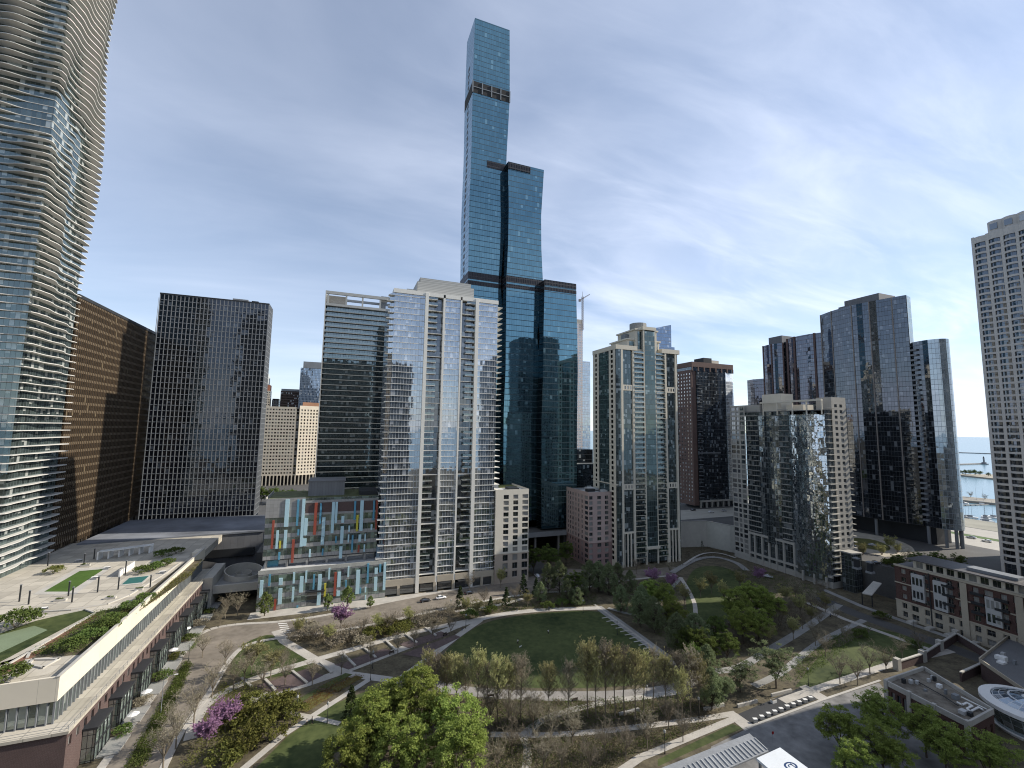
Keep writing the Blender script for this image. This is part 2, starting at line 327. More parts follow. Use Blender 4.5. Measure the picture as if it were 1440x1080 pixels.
# raised street level around the park
q = MB(); q.prism([(445, -100), (445, 900), (-400, 900), (-400, 320), (-36, 324), (-36, 252), (76, 252), (76, 292), (131, 292), (131, 251), (191, 251), (196, 244), (214.1, 241.8), (231.6, 238.2), (236.4, 222.3), (247, 216), (247, 152), (243, 150), (243, 126), (252, 122), (262, -100)][::1], 0, 14)
struct(q.build('upper_street', ASPH))
WALLM = surf('retaining wall concrete', (.50, .48, .43), 0.12, 0.1, fine=0.6)
t = T('retaining_wall', 'tall pale concrete retaining wall bending behind the sunken garden under the upper street', 'wall', (214, 241, 0))
q = MB(); W_ = [(196, 243.5), (214.1, 241.3), (231.1, 237.7), (235.9, 222.1), (240, 214)]
for a, b in zip(W_[:-1], W_[1:]): q.bar(a, b, 0, 0.5, 0, 16.4)
q.build('wall', WALLM, t)
q = MB()
for a, b in zip(W_[:-1], W_[1:]): q.bar(a, b, 0, 0.7, 16.4, 16.8)
q.build('coping', CONC, t)
sheet('school_sidewalk', [(-31, 206), (-31, 213), (93, 213.5), (93, 207), (40, 205)], 0.012, PATH)
sheet('upper_road', [(200, 256), (420, 256), (420, 282), (200, 288)], 14.02, surf('sunlit road', (.33, .31, .27), 0.15))  # sunlight is put into this road's paler colour
sheet('upper_plaza', smooth([(262, 150), (262, 178), (285, 200), (306, 196), (312, 176), (300, 158), (280, 148), (262, 150)]), 14.02, surf('plaza pavers', (.40, .36, .29), 0.25, 0.3))
sheet('plaza_island', smooth([(272, 160), (272, 170), (286, 182), (296, 176), (290, 164), (278, 157), (272, 160)]), 14.16, surf('plaza planting', (.12, .12, .04), 0.4, 0.4))
HWY = surf('highway concrete', (.36, .34, .30), 0.1)
sheet('highway', [(338, -60), (366, -60), (366, 330), (338, 330)], 14.03, HWY); sheet('highway', [(374, -60), (402, -60), (402, 330), (374, 330)], 14.03, HWY)
sheet('median_strip', [(366.5, -60), (373.5, -60), (373.5, 330), (366.5, 330)], 14.03, GRASSB); sheet('shore_lawn', [(404, -60), (444, -60), (444, 330), (404, 330)], 14.02, surf('shore path', (.26, .25, .20), 0.3, 0.05))
# footbridge deck that carries the cross street over the sunken road
t = T('street_bridge', 'grey road bridge deck over the dark underpass between the cream block and the pink block', 'bridge', (103, 252, 0))
box('deck', ASPH, t, 76.1, 130.9, 247, 291.9, 12.3, 13.9); q = MB(); q.box(76.2, 130.8, 246.6, 247.0, 12.3, 15.0); q.build('parapet', GREYM, t)
for i in range(4): box('column', CONCD, t, 80 + i * 15.5, 81.2 + i * 15.5, 250, 251.2, 0, 12.3)
# streets at park level
ROADT = surf('street surface', (.19, .165, .135), 0.35, 0.12, fine=0.5)
road_in = [(205, 1120), (250, 1030), (290, 975), (322, 925), (350, 905), (400, 895), (460, 888), (540, 874), (640, 852), (745, 834), (800, 830), (860, 818), (950, 808)]
road_out = [(120, 1120), (205, 1000), (262, 918), (288, 890), (330, 880), (390, 876), (460, 866), (545, 848), (640, 830), (730, 815), (790, 800), (860, 803), (950, 797)]
q = MB()
A, B = smooth(road_in), smooth(road_out)
for i in range(len(A) - 1): q.poly([(*gp(*A[i]), .02), (*gp(*A[i + 1]), .02), (*gp(*B[i + 1]), .02), (*gp(*B[i]), .02)])
struct(q.build('street', ROADT))
def kerb(name, px, w, side):
    P = [gp(a, b) for a, b in px]; q = MB()
    for a, b in zip(P[:-1], P[1:]):
        if side > 0: q.bar(a, b, 0, w, 0.0, 0.13)
        else: q.bar(b, a, 0, w, 0.0, 0.13)
    return struct(q.build(name, PATH))
kerb('sidewalk', A, 1.6, 1); kerb('sidewalk', B[:len(B) - 12], 1.8, -1)
q = MB(); a0, b0 = gp(772, 748), gp(764, 822); struct(q.build('x', ROADT)) if False else None
sheet('underpass_road', [(98, 208), (110, 208), (112, 290), (97, 290)], 0.016, ASPH)
q = MB()
for i in range(6):
    a, b = gp(391 + i * 1.2, 877 + i * 2.6), gp(404 + i * 1.0, 876 + i * 2.6); q.poly([(a[0], a[1], .03), (b[0], b[1], .03), (b[0], b[1] - .55, .03), (a[0], a[1] - .55, .03)])
struct(q.build('crosswalk_markings', WHITE))
road2 = [(1145, 838), (1200, 862), (1250, 880), (1340, 912), (1440, 950), (1560, 1000)]
strip('side_street', road2, 7.5, 0.02, ASPH); strip('side_street_sidewalk', [(a - 12, b + 9) for a, b in road2[:4]], 2.4, 0.1, PATH); strip('side_street_sidewalk', [(a + 10, b - 10) for a, b in road2], 3.0, 0.1, CONCD)
# lower right paved court
psheet('paved_court', [(1000, 1050), (1058, 1021), (1160, 984), (1236, 960), (1262, 990), (1300, 1040), (1360, 1110), (1180, 1180), (1000, 1120)], 0.016, surf('court concrete', (.19, .185, .178), 0.42, 0.10, fine=0.4))
psheet('dark_court', [(1029, 1008), (1125, 967), (1152, 982), (1054, 1020)], 0.03, ASPHD)
strip('court_kerb', [(1050, 1024), (1155, 985), (1238, 957)], 0.7, 0.12, CONC)
psheet('court_apron', [(1024, 1008), (1036, 1003), (1062, 1021), (1048, 1028)], 0.04, PATH); psheet('court_apron', [(1124, 966), (1133, 963), (1163, 980), (1152, 985)], 0.04, PATH)
# lawns
LAWN = smooth([(612, 934), (640, 903), (680, 877), (730, 866), (790, 860), (838, 860), (858, 870), (900, 898), (940, 928), (945, 948), (905, 962), (800, 968), (700, 965), (640, 958), (612, 946), (612, 934)])
psheet('oval_lawn', LAWN, 0.03, GRASS)
psheet('round_lawn', smooth([(322, 946), (335, 912), (375, 893), (398, 902), (440, 930), (425, 944), (360, 955), (322, 946)]), 0.03, GRASS)
psheet('lower_lawn', [(330, 1110), (405, 1035), (470, 990), (545, 960), (575, 985), (540, 1020), (470, 1060), (440, 1120)], 0.02, GRASS)
psheet('right_lawn', [(1118, 966), (1150, 925), (1232, 884), (1262, 890), (1330, 914), (1300, 925), (1160, 966)], 0.03, GRASS)
psheet('sunken_lawn', smooth([(966, 862), (965, 822), (978, 800), (1005, 796), (1030, 803), (1046, 822), (1040, 858), (1005, 878), (966, 862)]), 0.03, GRASS)
psheet('verge', [(925, 1068), (1030, 1018), (1045, 1024), (960, 1062), (925, 1078)], 0.02, GRASS)
# paths
strip('path', smooth([(268, 1040), (282, 1000), (318, 972), (365, 952), (430, 932), (500, 912), (560, 895), (620, 881), (660, 873)]), 3.0, 0.05, PATH)
strip('path', smooth([(352, 985), (420, 965), (480, 945), (540, 922), (600, 899), (650, 878), (700, 865), (760, 858), (842, 855)]), 3.4, 0.054, PATH)
strip('path', smooth([(560, 957), (600, 928), (640, 897), (676, 872)]), 2.6, 0.058, PATH)
strip('path', smooth([(600, 960), (640, 970), (720, 977), (800, 979), (880, 977), (948, 968), (985, 950)]), 4.6, 0.05, PATHG)  # shade over this walk is put into its darker stone colour
strip('path', [(388, 887), (400, 902), (440, 926), (490, 948), (562, 958)], 3.2, 0.062, PATH)
strip('path', [(320, 1100), (400, 1033), (450, 1000), (525, 952)], 1.8, 0.066, PATH)
strip('path', [(402, 1002), (440, 1009), (478, 1018)], 1.6, 0.07, PATH)
strip('path', [(836, 850), (880, 882), (950, 934)], 1.0, 0.06, PATH); strip('path', [(840, 853), (884, 885), (956, 938)], 4.0, 0.04, CONCD)
strip('path', smooth([(735, 1035), (752, 1020), (785, 1004), (850, 988), (910, 980), (960, 972)]), 2.2, 0.062, PATH)
strip('path', smooth([(690, 1033), (760, 1034), (830, 1030), (900, 1022), (980, 1012), (1035, 1003)]), 2.0, 0.066, PATH)
strip('path', [(850, 1100), (900, 1066), (1040, 1008)], 2.0, 0.074, PATH)
strip('path', smooth([(735, 1035), (742, 1060), (735, 1110)]), 2.0, 0.07, PATH)
strip('path', [(1100, 986), (1145, 970), (1250, 935), (1338, 915)], 2.6, 0.05, PATH)
strip('path', smooth([(957, 812), (968, 830), (977, 850), (978, 872)]), 1.8, 0.05, PATH); strip('path', smooth([(1000, 945), (1040, 938), (1080, 915), (1130, 885), (1180, 850)]), 3.0, 0.05, CONCD)
strip('path', smooth([(1060, 965), (1100, 945), (1150, 905), (1215, 872)]), 2.4, 0.054, CONCD)
strip('path', smooth([(640, 860), (700, 851), (735, 842)]), 2.0, 0.05, PATH)
strip('path', smooth([(855, 855), (905, 862), (958, 812)]), 2.0, 0.046, CONCD)
strip('terrace_walk', smooth([(945, 806), (975, 789), (1005, 784), (1035, 792), (1050, 803)]), 3.4, 0.3, CONCD); strip('terrace_walk', smooth([(962, 795), (985, 781), (1010, 779), (1035, 786)]), 1.4, 0.6, CONC)
DIRTBED = surf('planting bed', (.10, .07, .06), 0.35, 0.5, fine=2.0, col2=(.12, .10, .05)); PURPBED = surf('dormant planting', (.115, .085, .08), 0.3, 0.6, fine=2.5)
for i, z in enumerate([[(360, 965), (430, 941), (455, 950), (430, 962), (385, 976)], [(470, 935), (540, 912), (555, 917), (490, 942)], [(560, 906), (620, 888), (632, 893), (575, 912)], [(565, 920), (640, 893), (648, 896), (590, 925)]]): psheet('planting_bed', z, 0.085, PURPBED)
def bed(z8, m): psheet('flower_bed', [(340 + a / 4.8, 855 + b / 4.8) for a, b in z8], 0.09, m)
FB1 = surf('tulip bed', (.16, .075, .035), 0.5, 0.8, fine=3.0, col2=(.09, .10, .03)); FB2 = surf('green bed', (.07, .085, .03), 0.4, 0.8, fine=3.0)
bed([(515, 538), (700, 440), (748, 450), (575, 543)], FB2); bed([(592, 545), (772, 458), (822, 470), (642, 568)], FB1); bed([(340, 640), (500, 548), (540, 560), (352, 665)], FB2); bed([(348, 688), (548, 568), (622, 588), (440, 704)], FB1)
q = MB()
for a, b in (((352, 968), (338, 955)), ((385, 972), (371, 957)), ((430, 962), (409, 945)), ((465, 948), (449, 933)), ((498, 938), (481, 921)), ((527, 926), (510, 912)), ((556, 916), (541, 902)), ((585, 905), (569, 893)), ((612, 895), (597, 884))): q.bar(gp(*a), gp(*b), 0, .7, .06, .45)
struct(q.build('planting_bed_edge', CONC))
q = MB()
for i in range(15):   # stone slabs set like teeth beside the diagonal walk
    s = i / 14; c = gp(856 + 92 * s, 868 + 66 * s); q.box(c[0] - 3.2, c[0] + 0.6, c[1] - 0.25, c[1] + 0.25, 0.05, 0.12)
struct(q.build('paving_slabs', CONC))
# harbour and breakwaters in the lake
def lakebox(name, label, cat, a, b, w, h, mat):
    p, r_ = gp(*a, -2), gp(*b, -2); q = MB(); q.bar(p, r_, 0, w, -3, h); return tag(q.build(name, mat), label, cat)
lakebox('breakwater', 'thin dark breakwater, the farthest line across the lake', 'breakwater', (1335, 636.5), (1440, 640), 10, 1.5, CONCD)
lakebox('breakwater', 'short dark breakwater running out to the small lighthouse', 'breakwater', (1335, 654), (1381, 652.5), 8, 1.0, CONCD)
c = gp(1384, 653, -2); t = T('lighthouse', 'small dark lighthouse at the end of the short breakwater', 'lighthouse', (c[0], c[1], -2))
q = MB(); q.lathe((c[0], c[1], -2), [(9, 0), (9, 2.5), (5, 2.5), (5, 6), (2, 6), (1.7, 17), (2.4, 17), (2.4, 18)], 12); q.build('tower', GREYM, t); q = MB(); q.lathe((c[0], c[1], -2), [(1.4, 18), (1.4, 20), (0.3, 22)], 10); q.build('lantern', DARKM, t)
struct(lakebox('headland', '', '', (1335, 668), (1400, 669), 120, 0.5, surf('headland', (.30, .27, .21), 0.3, 0.01)))
struct(lakebox('headland_pier', '', '', (1335, 699), (1405, 705.5), 45, 0.5, surf('pier ground', (.26, .24, .2), 0.3, 0.02)))
for o in bpy.data.objects:
    if o.name.startswith('headland'):
        for k in ('label', 'category'):
            if k in o: del o[k]
# ================================================================ buildings
def bands(root, name, mat, footprints, zs, th): 
    for z in zs: q = MB(); q.prism(footprints(z), z - th, z, True, True); q.build(name, mat, root)
# ---- wavy balcony tower, left edge
AX, AS, AN, AW, AZ0, AFH, ANF = -112.5, 217.0, 247.0, -185.0, 19.5, 2.95, 93
t = T('wavy_balcony_tower', 'tall glass tower wrapped in wavy pale concrete balconies at the left edge', 'tower', (-148, 232, 0))
AQG = curtain('pale tower glass', 1.5, AFH, 0.09, 0.12, (.12, .14, .15), (.46, .57, .58), (.045, .058, .056), 0.30, 0.006, blind=0.22, bcol=(.4, .42, .40), v0=AZ0)
q = MB(); q.prism([(AW, AS), (AX, AS), (AX, AN), (AW, AN)], 4, AZ0 + AFH * ANF); q.build('curtain_wall', AQG, t)
AQC = surf('balcony concrete', (.52, .505, .47), 0.06, 0.3)
def aq_off(s, z):
    h = (z - AZ0)
    k = 2.6 + 0.95 * math.sin(2 * math.pi * (s / 33 + h / 150) + 0.6) + 0.75 * math.sin(2 * math.pi * (s / 15.5 - h / 120) + 1.0) + 0.7 * math.sin(2 * math.pi * h / 260 + 0.8)
    g = math.exp(-((s - 72) / 9) ** 2 - ((h - 176) / 8) ** 2) * 5 + math.exp(-((s - 90) / 4) ** 2 - ((h - 172) / 14) ** 2) * 2.2
    return max(0.18, min(4.3, max(1.0, k) * (0.55 + 0.37 * min(1, h / 130)) - g))
def aq_outline(z):
    out = []; c = [(AW, AS), (AX, AS), (AX, AN), (AW, AN)]; nrm = [(0, -1), (1, 0), (0, 1)]; s = 0.0
    for i in range(3):
        a, b = c[i], c[i + 1]; L = math.hypot(b[0] - a[0], b[1] - a[1]); k = max(3, int(L / 1.3))
        for j in range(k + 1):
            tt = j / k; o = aq_off(s + L * tt, z); nx, ny = nrm[i]
            e = min(tt * L, 99) if i > 0 else 99; e2 = (1 - tt) * L if i < 2 else 99
            if e < 3: mm = (1 - e / 3) * 0.5; p = nrm[i - 1]; nx, ny = nx * (1 - mm) + p[0] * mm, ny * (1 - mm) + p[1] * mm
            if e2 < 3: mm = (1 - e2 / 3) * 0.5; p = nrm[i + 1]; nx, ny = nx * (1 - mm) + p[0] * mm, ny * (1 - mm) + p[1] * mm
            l = math.hypot(nx, ny); out.append((a[0] + (b[0] - a[0]) * tt + nx / l * o * (1.2 if l < .9 else 1), a[1] + (b[1] - a[1]) * tt + ny / l * o * (1.2 if l < .9 else 1)))
        s += L
    return out
for i in range(1, ANF + 1):
    z = AZ0 + AFH * i; q = MB(); q.prism(aq_outline(z), z - 0.26, z, True, True); q.build('balcony_slab', AQC, t)
q = MB(); q.box(AX + .05, AX + 0.5, 222, 238, 15.2, 19.2); q.build('base_panel', WHITE, t)
# ---- bronze office slab
t = T('bronze_office_slab', 'dark bronze steel and glass office slab right behind the wavy tower', 'office building', (-150, 305, 14))
BRZ = curtain('bronze curtain wall', 1.55, 3.65, 0.22, 0.1, (.09, .06, .035), (.5, .43, .34), (.014, .011, .008), 0.22, 0.008, 0.34, (.125, .098, .066), 0.03, (.2, .16, .1))
q = MB(); q.prism([(-185, 254), (-115, 254), (-115, 352), (-185, 352)], 20, 132.5); q.build('curtain_wall', BRZ, t)
BRM = surf('bronze mullions', (.075, .058, .042), 0.1, rough=0.4); q = MB()
for i in range(64): y = 254 + i * 1.55; q.box(-115, -114.78, y, y + 0.14, 19, 132.5)
q.build('mullion', BRM, t); box('cornice', DARKM, t, -185, -114.7, 254, 352.1, 132.5, 134)
box('base', DARKM, t, -183, -117, 256, 350, 14, 20)
for i in range(11): box('column', BRM, t, -115.9, -114.8, 255 + i * 9.3, 256.1 + i * 9.3, 14, 20)
box('corner_column', LIMEST, t, -114.6, -113.0, 352, 353.2, 14, 131)
box('mechanical_penthouse', BRM, t, -175, -122, 262, 300, 134, 136.4); q = MB(); q.tube((-125, 372, 130), (-125, 372, 164), .35, .1); q.build('antenna', GREYM, t)
# ---- dark gridded office tower
t = T('dark_gridded_tower', 'square black glass office tower with a fine pale grid of mullions', 'office building', (-80, 338, 14))
CG = curtain('black curtain wall', 2.14, 3.45, 0.05, 0.05, (.03, .03, .03), (.44, .49, .57), (.014, .016, .02), 0.13, 0.012, blind=0.06, bcol=(.12, .13, .14), pil=0.02)
CX0, CX1, CY0, CY1, CZ0, CZ1 = -110.2, -50.2, 330.0, 346.0, 18.0, 156.4
q = MB(); q.prism([(CX0, CY0), (CX1, CY0), (CX1, CY1), (CX0, CY1)], 14, CZ1); q.build('curtain_wall', CG, t)
CM = surf('grid mullions', (.20, .21, .22), 0.08, rough=0.4); q = MB()
for i in range(29): x = CX0 + 60 * i / 28; q.box(x - .17, x + .17, CY0 - .3, CY0, CZ0, CZ1)
for i in range(9): y = CY0 + 16 * i / 8; q.box(CX1, CX1 + .3, y - .17, y + .17, CZ0, CZ1)
for i in range(41): z = CZ0 + 3.46 * i; q.box(CX0, CX1 + .2, CY0 - .2, CY0 - .003, z - .2, z + .2); q.box(CX1 + .003, CX1 + .2, CY0, CY1, z - .2, z + .2)
q.build('mullion', CM, t); box('roof_edge', DARKM, t, CX0 - .25, CX1 + .25, CY0 - .35, CY1, CZ1 + .003, CZ1 + .8)
box('mechanical_penthouse', GREYM, t, -72, -63, 333, 343, CZ1 + .8, CZ1 + 2.6); box('mechanical_penthouse', DARKM, t, -61, -57, 333, 343, CZ1 + .8, CZ1 + 2.2)
# ---- low grey hall
GREYP = panel_mat('grey hall cladding', (.13, .132, .14), 3.0, 30, 0.08); t = T('grey_hall', 'long low grey hall with a flat dark roof below the dark gridded tower', 'hall', (-75, 290, 0))
q = MB(); q.prism([(-111, 268), (-36.6, 274), (-37.5, 318), (-111, 322)], 0, 19.4, False); q.build('wall', GREYP, t)
q = MB(); q.prism([(-111.6, 267.4), (-36, 273.4), (-36.9, 319), (-111.6, 323)], 19.4, 20.2); q.build('roof', surf('hall roof', (.16, .17, .19), 0.45, 0.035, fine=0.12), t)
wins = []; q = MB()
for x in (-98, -86, -73): box('window', PANE, t, x, x + 2.5, 268.3 + (x + 111) * .08, 269.2 + (x + 111) * .08, 12, 16)
box('louvre', DARKM, t, -62, -40, 271.6, 273.4, 8.2, 12)
# ---- cream gridded block far behind
DPIER = surf('far cream stone', (.56, .50, .40), 0.08); t = T('cream_gridded_block', 'cream stone block with small dark windows between the two dark towers', 'building', (-52, 540, 0))
q = MB(); wins = []
punched(q, wins, (-81, 520), (-46.5, 520), 24, 95.3, even(34.5, 12, 0.62, .6), rows(25, 3.45, 20, .9, 2.5), 0.5)
punched(q, wins, (-46.5, 520.5), (-43.2, 520.5), 24, 95.0, [(0.4, 2.9)], rows(25, 3.45, 20, .2, 3.2), 0.9)
punched(q, wins, (-43.2, 520), (-24.5, 529), 24, 97, even(20.75, 6, 0.5, .8), rows(25, 3.45, 20, .7, 2.6), 0.5)  # right face turned south east so the sun brightens it
q.wall((-24.5, 529), (-24.5, 560), 24, 97); q.wall((-24.5, 560), (-81, 560), 24, 95); q.wall((-81, 560), (-81, 520), 24, 95); q.build('wall', DPIER, t); add_windows(t, wins, PANEB, nm=0)
q = MB(); q.prism([(-81, 520.2), (-43.2, 520.2), (-24.7, 529.2), (-24.7, 560), (-81, 560)], 94, 95); q.build('roof', ROOFG, t)
q = MB(); q.prism([(-41, 524), (-25, 532), (-25, 556), (-41, 556)], 95, 101); q.build('roof_screen', surf('rusty roof screen', (.28, .15, .09)), t)
box('base', DARKM, t, -80.6, -25, 530.5, 559, 0, 24)
for i in range(17): x = -81 + i * 3.35; box('column', DPIER, t, x, x + 1.0, 519.4 + max(0, (x + 43) * .48), 521 + max(0, (x + 43) * .48), 0, 24)
# ---- distant towers seen over it
def simple(name, label, x0, x1, y0, y1, z1, mat, cat='tower', z0=0, cap=DARKM, ch=2.0, **kw):
    t = T(name, label, cat, ((x0 + x1) / 2, (y0 + y1) / 2, z0)); q = MB(); q.prism([(x0, y0), (x1, y0), (x1, y1), (x0, y1)], z0, z1); q.build('curtain_wall', mat, t)
    box('roof_cap', cap, t, x0 + .5, x1 - .5, y0 + .5, y1 - .5, z1, z1 + ch); return t
t = simple('distant_brick_tower', 'far cream and red tower with a round top just right of the dark gridded tower', -112, -97.5, 700, 716, 124, curtain('far cream wall', 2.4, 3.4, 1.2, 1.4, (.5, .43, .33), (.6, .65, .7), (.03, .03, .03), .2), cap=surf('red cornice', (.35, .14, .08)), ch=8)
q = MB(); q.lathe((-105, 708, 132), [(5.5, 0), (5.5, 12), (4, 13), (4, 16)], 14); q.build('round_top', surf('pale cupola', (.45, .48, .47)), t)
simple('distant_grey_tower', 'small far grey box tower between the cream tower and the brown office', -97, -88, 720, 734, 112, curtain('far grey wall', 2, 3.4, .7, 1.0, (.22, .24, .26), (.6, .68, .75), (.05, .05, .06), .3))
simple('distant_brown_office', 'far dark brown office block above the cream gridded block', -84, -58.6, 700, 730, 124.5, curtain('far brown wall', 1.6, 3.6, .3, 1.4, (.05, .03, .025), (.5, .45, .4), (.02, .015, .012), .12), cap=GREYM, ch=3)
t = simple('distant_blue_tower', 'far blue glass tower with a notched top left of the balcony slab', -60, -30, 695, 725, 158, curtain('far blue wall', 1.8, 3.6, .5, .5, (.16, .2, .25), (.62, .74, .9), (.05, .07, .1), .4), ch=.5)
box('crown', GREYM, t, -57, -33, 697, 723, 158.5, 168)
# ---- slab tower with long balconies
EX0, EX1, EY, EZ0, EZ1 = -12.4, 30, 270.0, 14, 153.6
t = T('balcony_slab_tower', 'dark glass slab tower with long continuous balconies left of the white tower', 'apartment tower', (9, 282, 14))
EG = curtain('green black glass', 1.45, 3.05, 0.1, 0.1, (.05, .06, .06), (.55, .66, .70), (.035, .045, .047), 0.3, 0.008, blind=.14, bcol=(.3, .32, .32), v0=EZ0)
q = MB(); q.prism([(EX0 + .6, EY + 1.7), (EX1, EY + 1.7), (EX1, EY + 22), (EX0 + .6, EY + 22)], EZ0, 145); q.build('curtain_wall', EG, t)
ESL = surf('slab concrete', (.36, .365, .35), 0.08); nfl = 43
s0 = box('balcony_slab', ESL, t, EX0, EX1, EY, EY + 1.75, EZ0 + 3.05 - .25, EZ0 + 3.05); r0_ = box('railing', RAILG, s0, EX0 + .1, EX1, EY + .04, EY + .09, EZ0 + 3.05, EZ0 + 4.1)
r0_.location = (0, 0, 0); base_loc = s0.location.copy()
for i in range(1, nfl):
    c = copy_tree(s0, t); c.location = base_loc + Vector((0, 0, 3.05 * i))
box('side_wall', surf('tower end wall', (.44, .44, .42)), t, EX0 - .5, EX0, EY - .1, EY + 22, EZ0, EZ1)
box('roof_beam', ESL, t, EX0, EX1, EY - .05, EY + 1.2, EZ1 - 1.7, EZ1); box('roof_beam', ESL, t, EX0, EX1, EY + 14, EY + 15, EZ1 - 1.5, EZ1 - .1); box('roof_slab', ESL, t, EX0 + .02, EX1, EY - .1, EY + 21, 145, 146.4)
for x in (-11.9, -2, 7, 17, 25): box('roof_column', ESL, t, x, x + .9, EY + .1, EY + .9, 146.4, EZ1 - 1.7)
box('mechanical_penthouse', CONCD, t, EX0, -1.5, EY + 3, EY + 13, 146.4, EZ1 - 1.9); box('mechanical_penthouse', GREYM, t, 18, 28, EY + 2, EY + 16, 146.4, 154.5)
# ---- white tower in the centre left
FY, FZ0, FZ1, FFH = 214.0, 8.0, 142.0, 2.85
t = T('white_tower', 'white framed glass apartment tower with two stacks of balconies in front', 'apartment tower', (46, 226, 0))
FG = curtain('silver blue glass', 1.3, FFH, 0.12, 0.1, (.48, .50, .52), (.80, .87, .95), (.10, .115, .13), 0.42, 0.004, 0.0, blind=.16, bcol=(.48, .5, .52), pil=0.004, v0=FZ0)
FGD = curtain('balcony bay glass', 1.6, FFH, 0.1, 0.12, (.09, .095, .1), (.55, .6, .66), (.03, .034, .038), 0.25, 0.02, blind=.25, bcol=(.3, .31, .31), v0=FZ0)
secs = [(20.3, 35.0), (45.0, 52.8), (62.3, 72.6)]; bays = [(36.6, 44.0), (53.6, 60.6)]
q = MB()
for a, b in secs: q.wall((a, FY), (b, FY), FZ0 - 1, FZ1 - 1.5, a)
q.wall((72.6, FY), (72.6, FY + 8), FZ0, FZ1 - 1.5); q.wall((72.6, FY + 8), (75.4, FY + 8), FZ0, FZ1 - 1.5); q.wall((75.4, FY + 8), (75.4, FY + 28), FZ0, FZ1 - 1.5); q.wall((18.5, FY + 28), (18.5, FY + 3), FZ0, FZ1 - 1.5); q.wall((18.5, FY + 3), (20.3, FY), FZ0, FZ1 - 1.5); q.wall((75.4, FY + 28), (18.5, FY + 28), FZ0, FZ1 - 1.5)
q.build('curtain_wall', FG, t)
q = MB()
for a, b in bays: q.wall((a - .1, FY + 1.9), (b + .1, FY + 1.9), FZ0 - 1, FZ1 - 1.5, a); q.wall((a - .1, FY), (a - .1, FY + 1.9), FZ0, FZ1 - 1.5); q.wall((b + .1, FY + 1.9), (b + .1, FY), FZ0, FZ1 - 1.5)
q.build('balcony_glazing', FGD, t)
FW = surf('white concrete frame', (.70, .68, .62), 0.05, 0.2)
for a, b, d in ((35.0, 36.6, .75), (44.0, 45.0, .5), (52.8, 53.6, .5), (60.6, 62.3, .75)): box('pier', FW, t, a, b, FY - d, FY + 2, 0.2, FZ1 - .02)
for i in range(47):
    z = FZ0 + FFH * i; q = MB()
    xl = 17.6 if i % 3 else 16.9; f_ = FY - .28; r_ = FY + 1.95
    q.prism([(xl, FY - .1), (20.2, FY - .1), (20.3, f_), (36.6, f_), (36.6, r_), (44, r_), (44, f_), (53.6, f_), (53.6, r_), (60.6, r_), (60.6, f_), (72.6, f_), (72.7, FY + .4), (75.5, FY + .4), (75.5, FY + 7.8), (72.6, FY + 7.8), (72.6, FY + 3), (xl, FY + 3)], z - .12, z + .14, True, True)
    s = q.build('floor_slab', FW, t)
for bi, (a, b) in enumerate(bays):
    for i in range(47):
        z = FZ0 + FFH * i; wide = i % 4 == 0; x1 = b if wide else (a + 4.6 if bi == 0 else b); x0 = a if (wide or bi == 0) else b - 4.6
        s = box('balcony', FW, t, x0, x1, FY - .35, FY + 1.8, z - .14, z + .1)
        if not wide: box('railing', RAILG, s, x0, x1, FY - .32, FY - .27, z + .1, z + 1.1).location = (0, 0, 0)
box('roof_parapet', FW, t, 19.8, 72.9, FY - .5, FY + 27, FZ1 - 1.6, FZ1 + .4)
PENT = panel_mat('corrugated penthouse', (.40, .40, .38), 40, 0.8, 0.2, var=.04); q = MB(); q.prism([(31.5, FY + 5), (61, FY + 5), (61, FY + 20), (31.5, FY + 20)], FZ1 + .4, 149); q.build('penthouse', PENT, t)
q = MB(); q.prism([(33, FY + 6), (59.5, FY + 6), (59.5, FY + 18), (33, FY + 18)], 149, 151.5, False); q.build('roof_screen', PENT, t); box('penthouse_step', PENT, t, 27, 31.5, FY + 8, FY + 20, FZ1 + .4, 145.5); box('roof_fan', WHITE, t, 34, 39, FY + 7, FY + 12, 149, 151)
for a, b in ((20.3, 35), (36.6, 44), (45, 52.8), (53.6, 60.6), (62.3, 73)): box('storefront', LIMEST, t, a, b, FY - .6, FY - .2, 4.2, 7.0); box('shop_window', PANE, t, a + .6, b - .6, FY + .3, FY + .4, .4, 4.2)
for x in (20.3, 27.5, 44, 52.8, 67, 72.6): box('stone_pier', LIMEST, t, x - .6, x + .6, FY - .62, FY + .5, 0, 4.2)
for x in (29, 46.5, 55): box('awning', DARKM, t, x, x + 5, FY - 2.4, FY - .62, 3.6, 3.9)
# ---- low cream wing beside it
t = T('cream_wing', 'narrow cream ten storey wing with three columns of windows right of the white tower', 'building', (82, 226, 0))
q = MB(); wins = []; G0 = (73.3, 213.2); G1 = (91.2, 213.2); gc = [(4.2, 7.0), (9.4, 12.1), (14.4, 17.6)]
punched(q, wins, G0, G1, 14.4, 45.5, gc, rows(14.6, 2.86, 10, .35, 2.45), 0.35); q.wall((91.2, 213.2), (91.2, 238), 14.4, 45.5); q.wall((73.3, 238), (73.3, 213.2), 14.4, 45.5); q.build('wall', surf('cream render', (.66, .61, .51), 0.05), t)
q = MB(); punched(q, wins, (73.2, 213.05), (91.35, 213.05), 0, 14.4, gc, rows(2.2, 4.0, 3, .5, 3.4), 0.4); q.wall((91.35, 213.05), (91.35, 238), 0, 14.4); q.build('base', surf('buff stone', (.42, .35, .28), 0.08), t); add_windows(t, wins, nm=1, fcol=GREYM)
box('roof', ROOFL, t, 73.5, 91, 213.5, 237.8, 44.2, 44.5); box('roof_garden', surf('green roof', (.12, .13, .04), .4, .5), t, 80, 90, 227, 236, 44.5, 44.9); box('roof_unit', DARKM, t, 82, 87, 216, 224, 44.5, 45.6); box('roof_unit', GREYM, t, 75, 79, 226, 232, 44.5, 46.3)
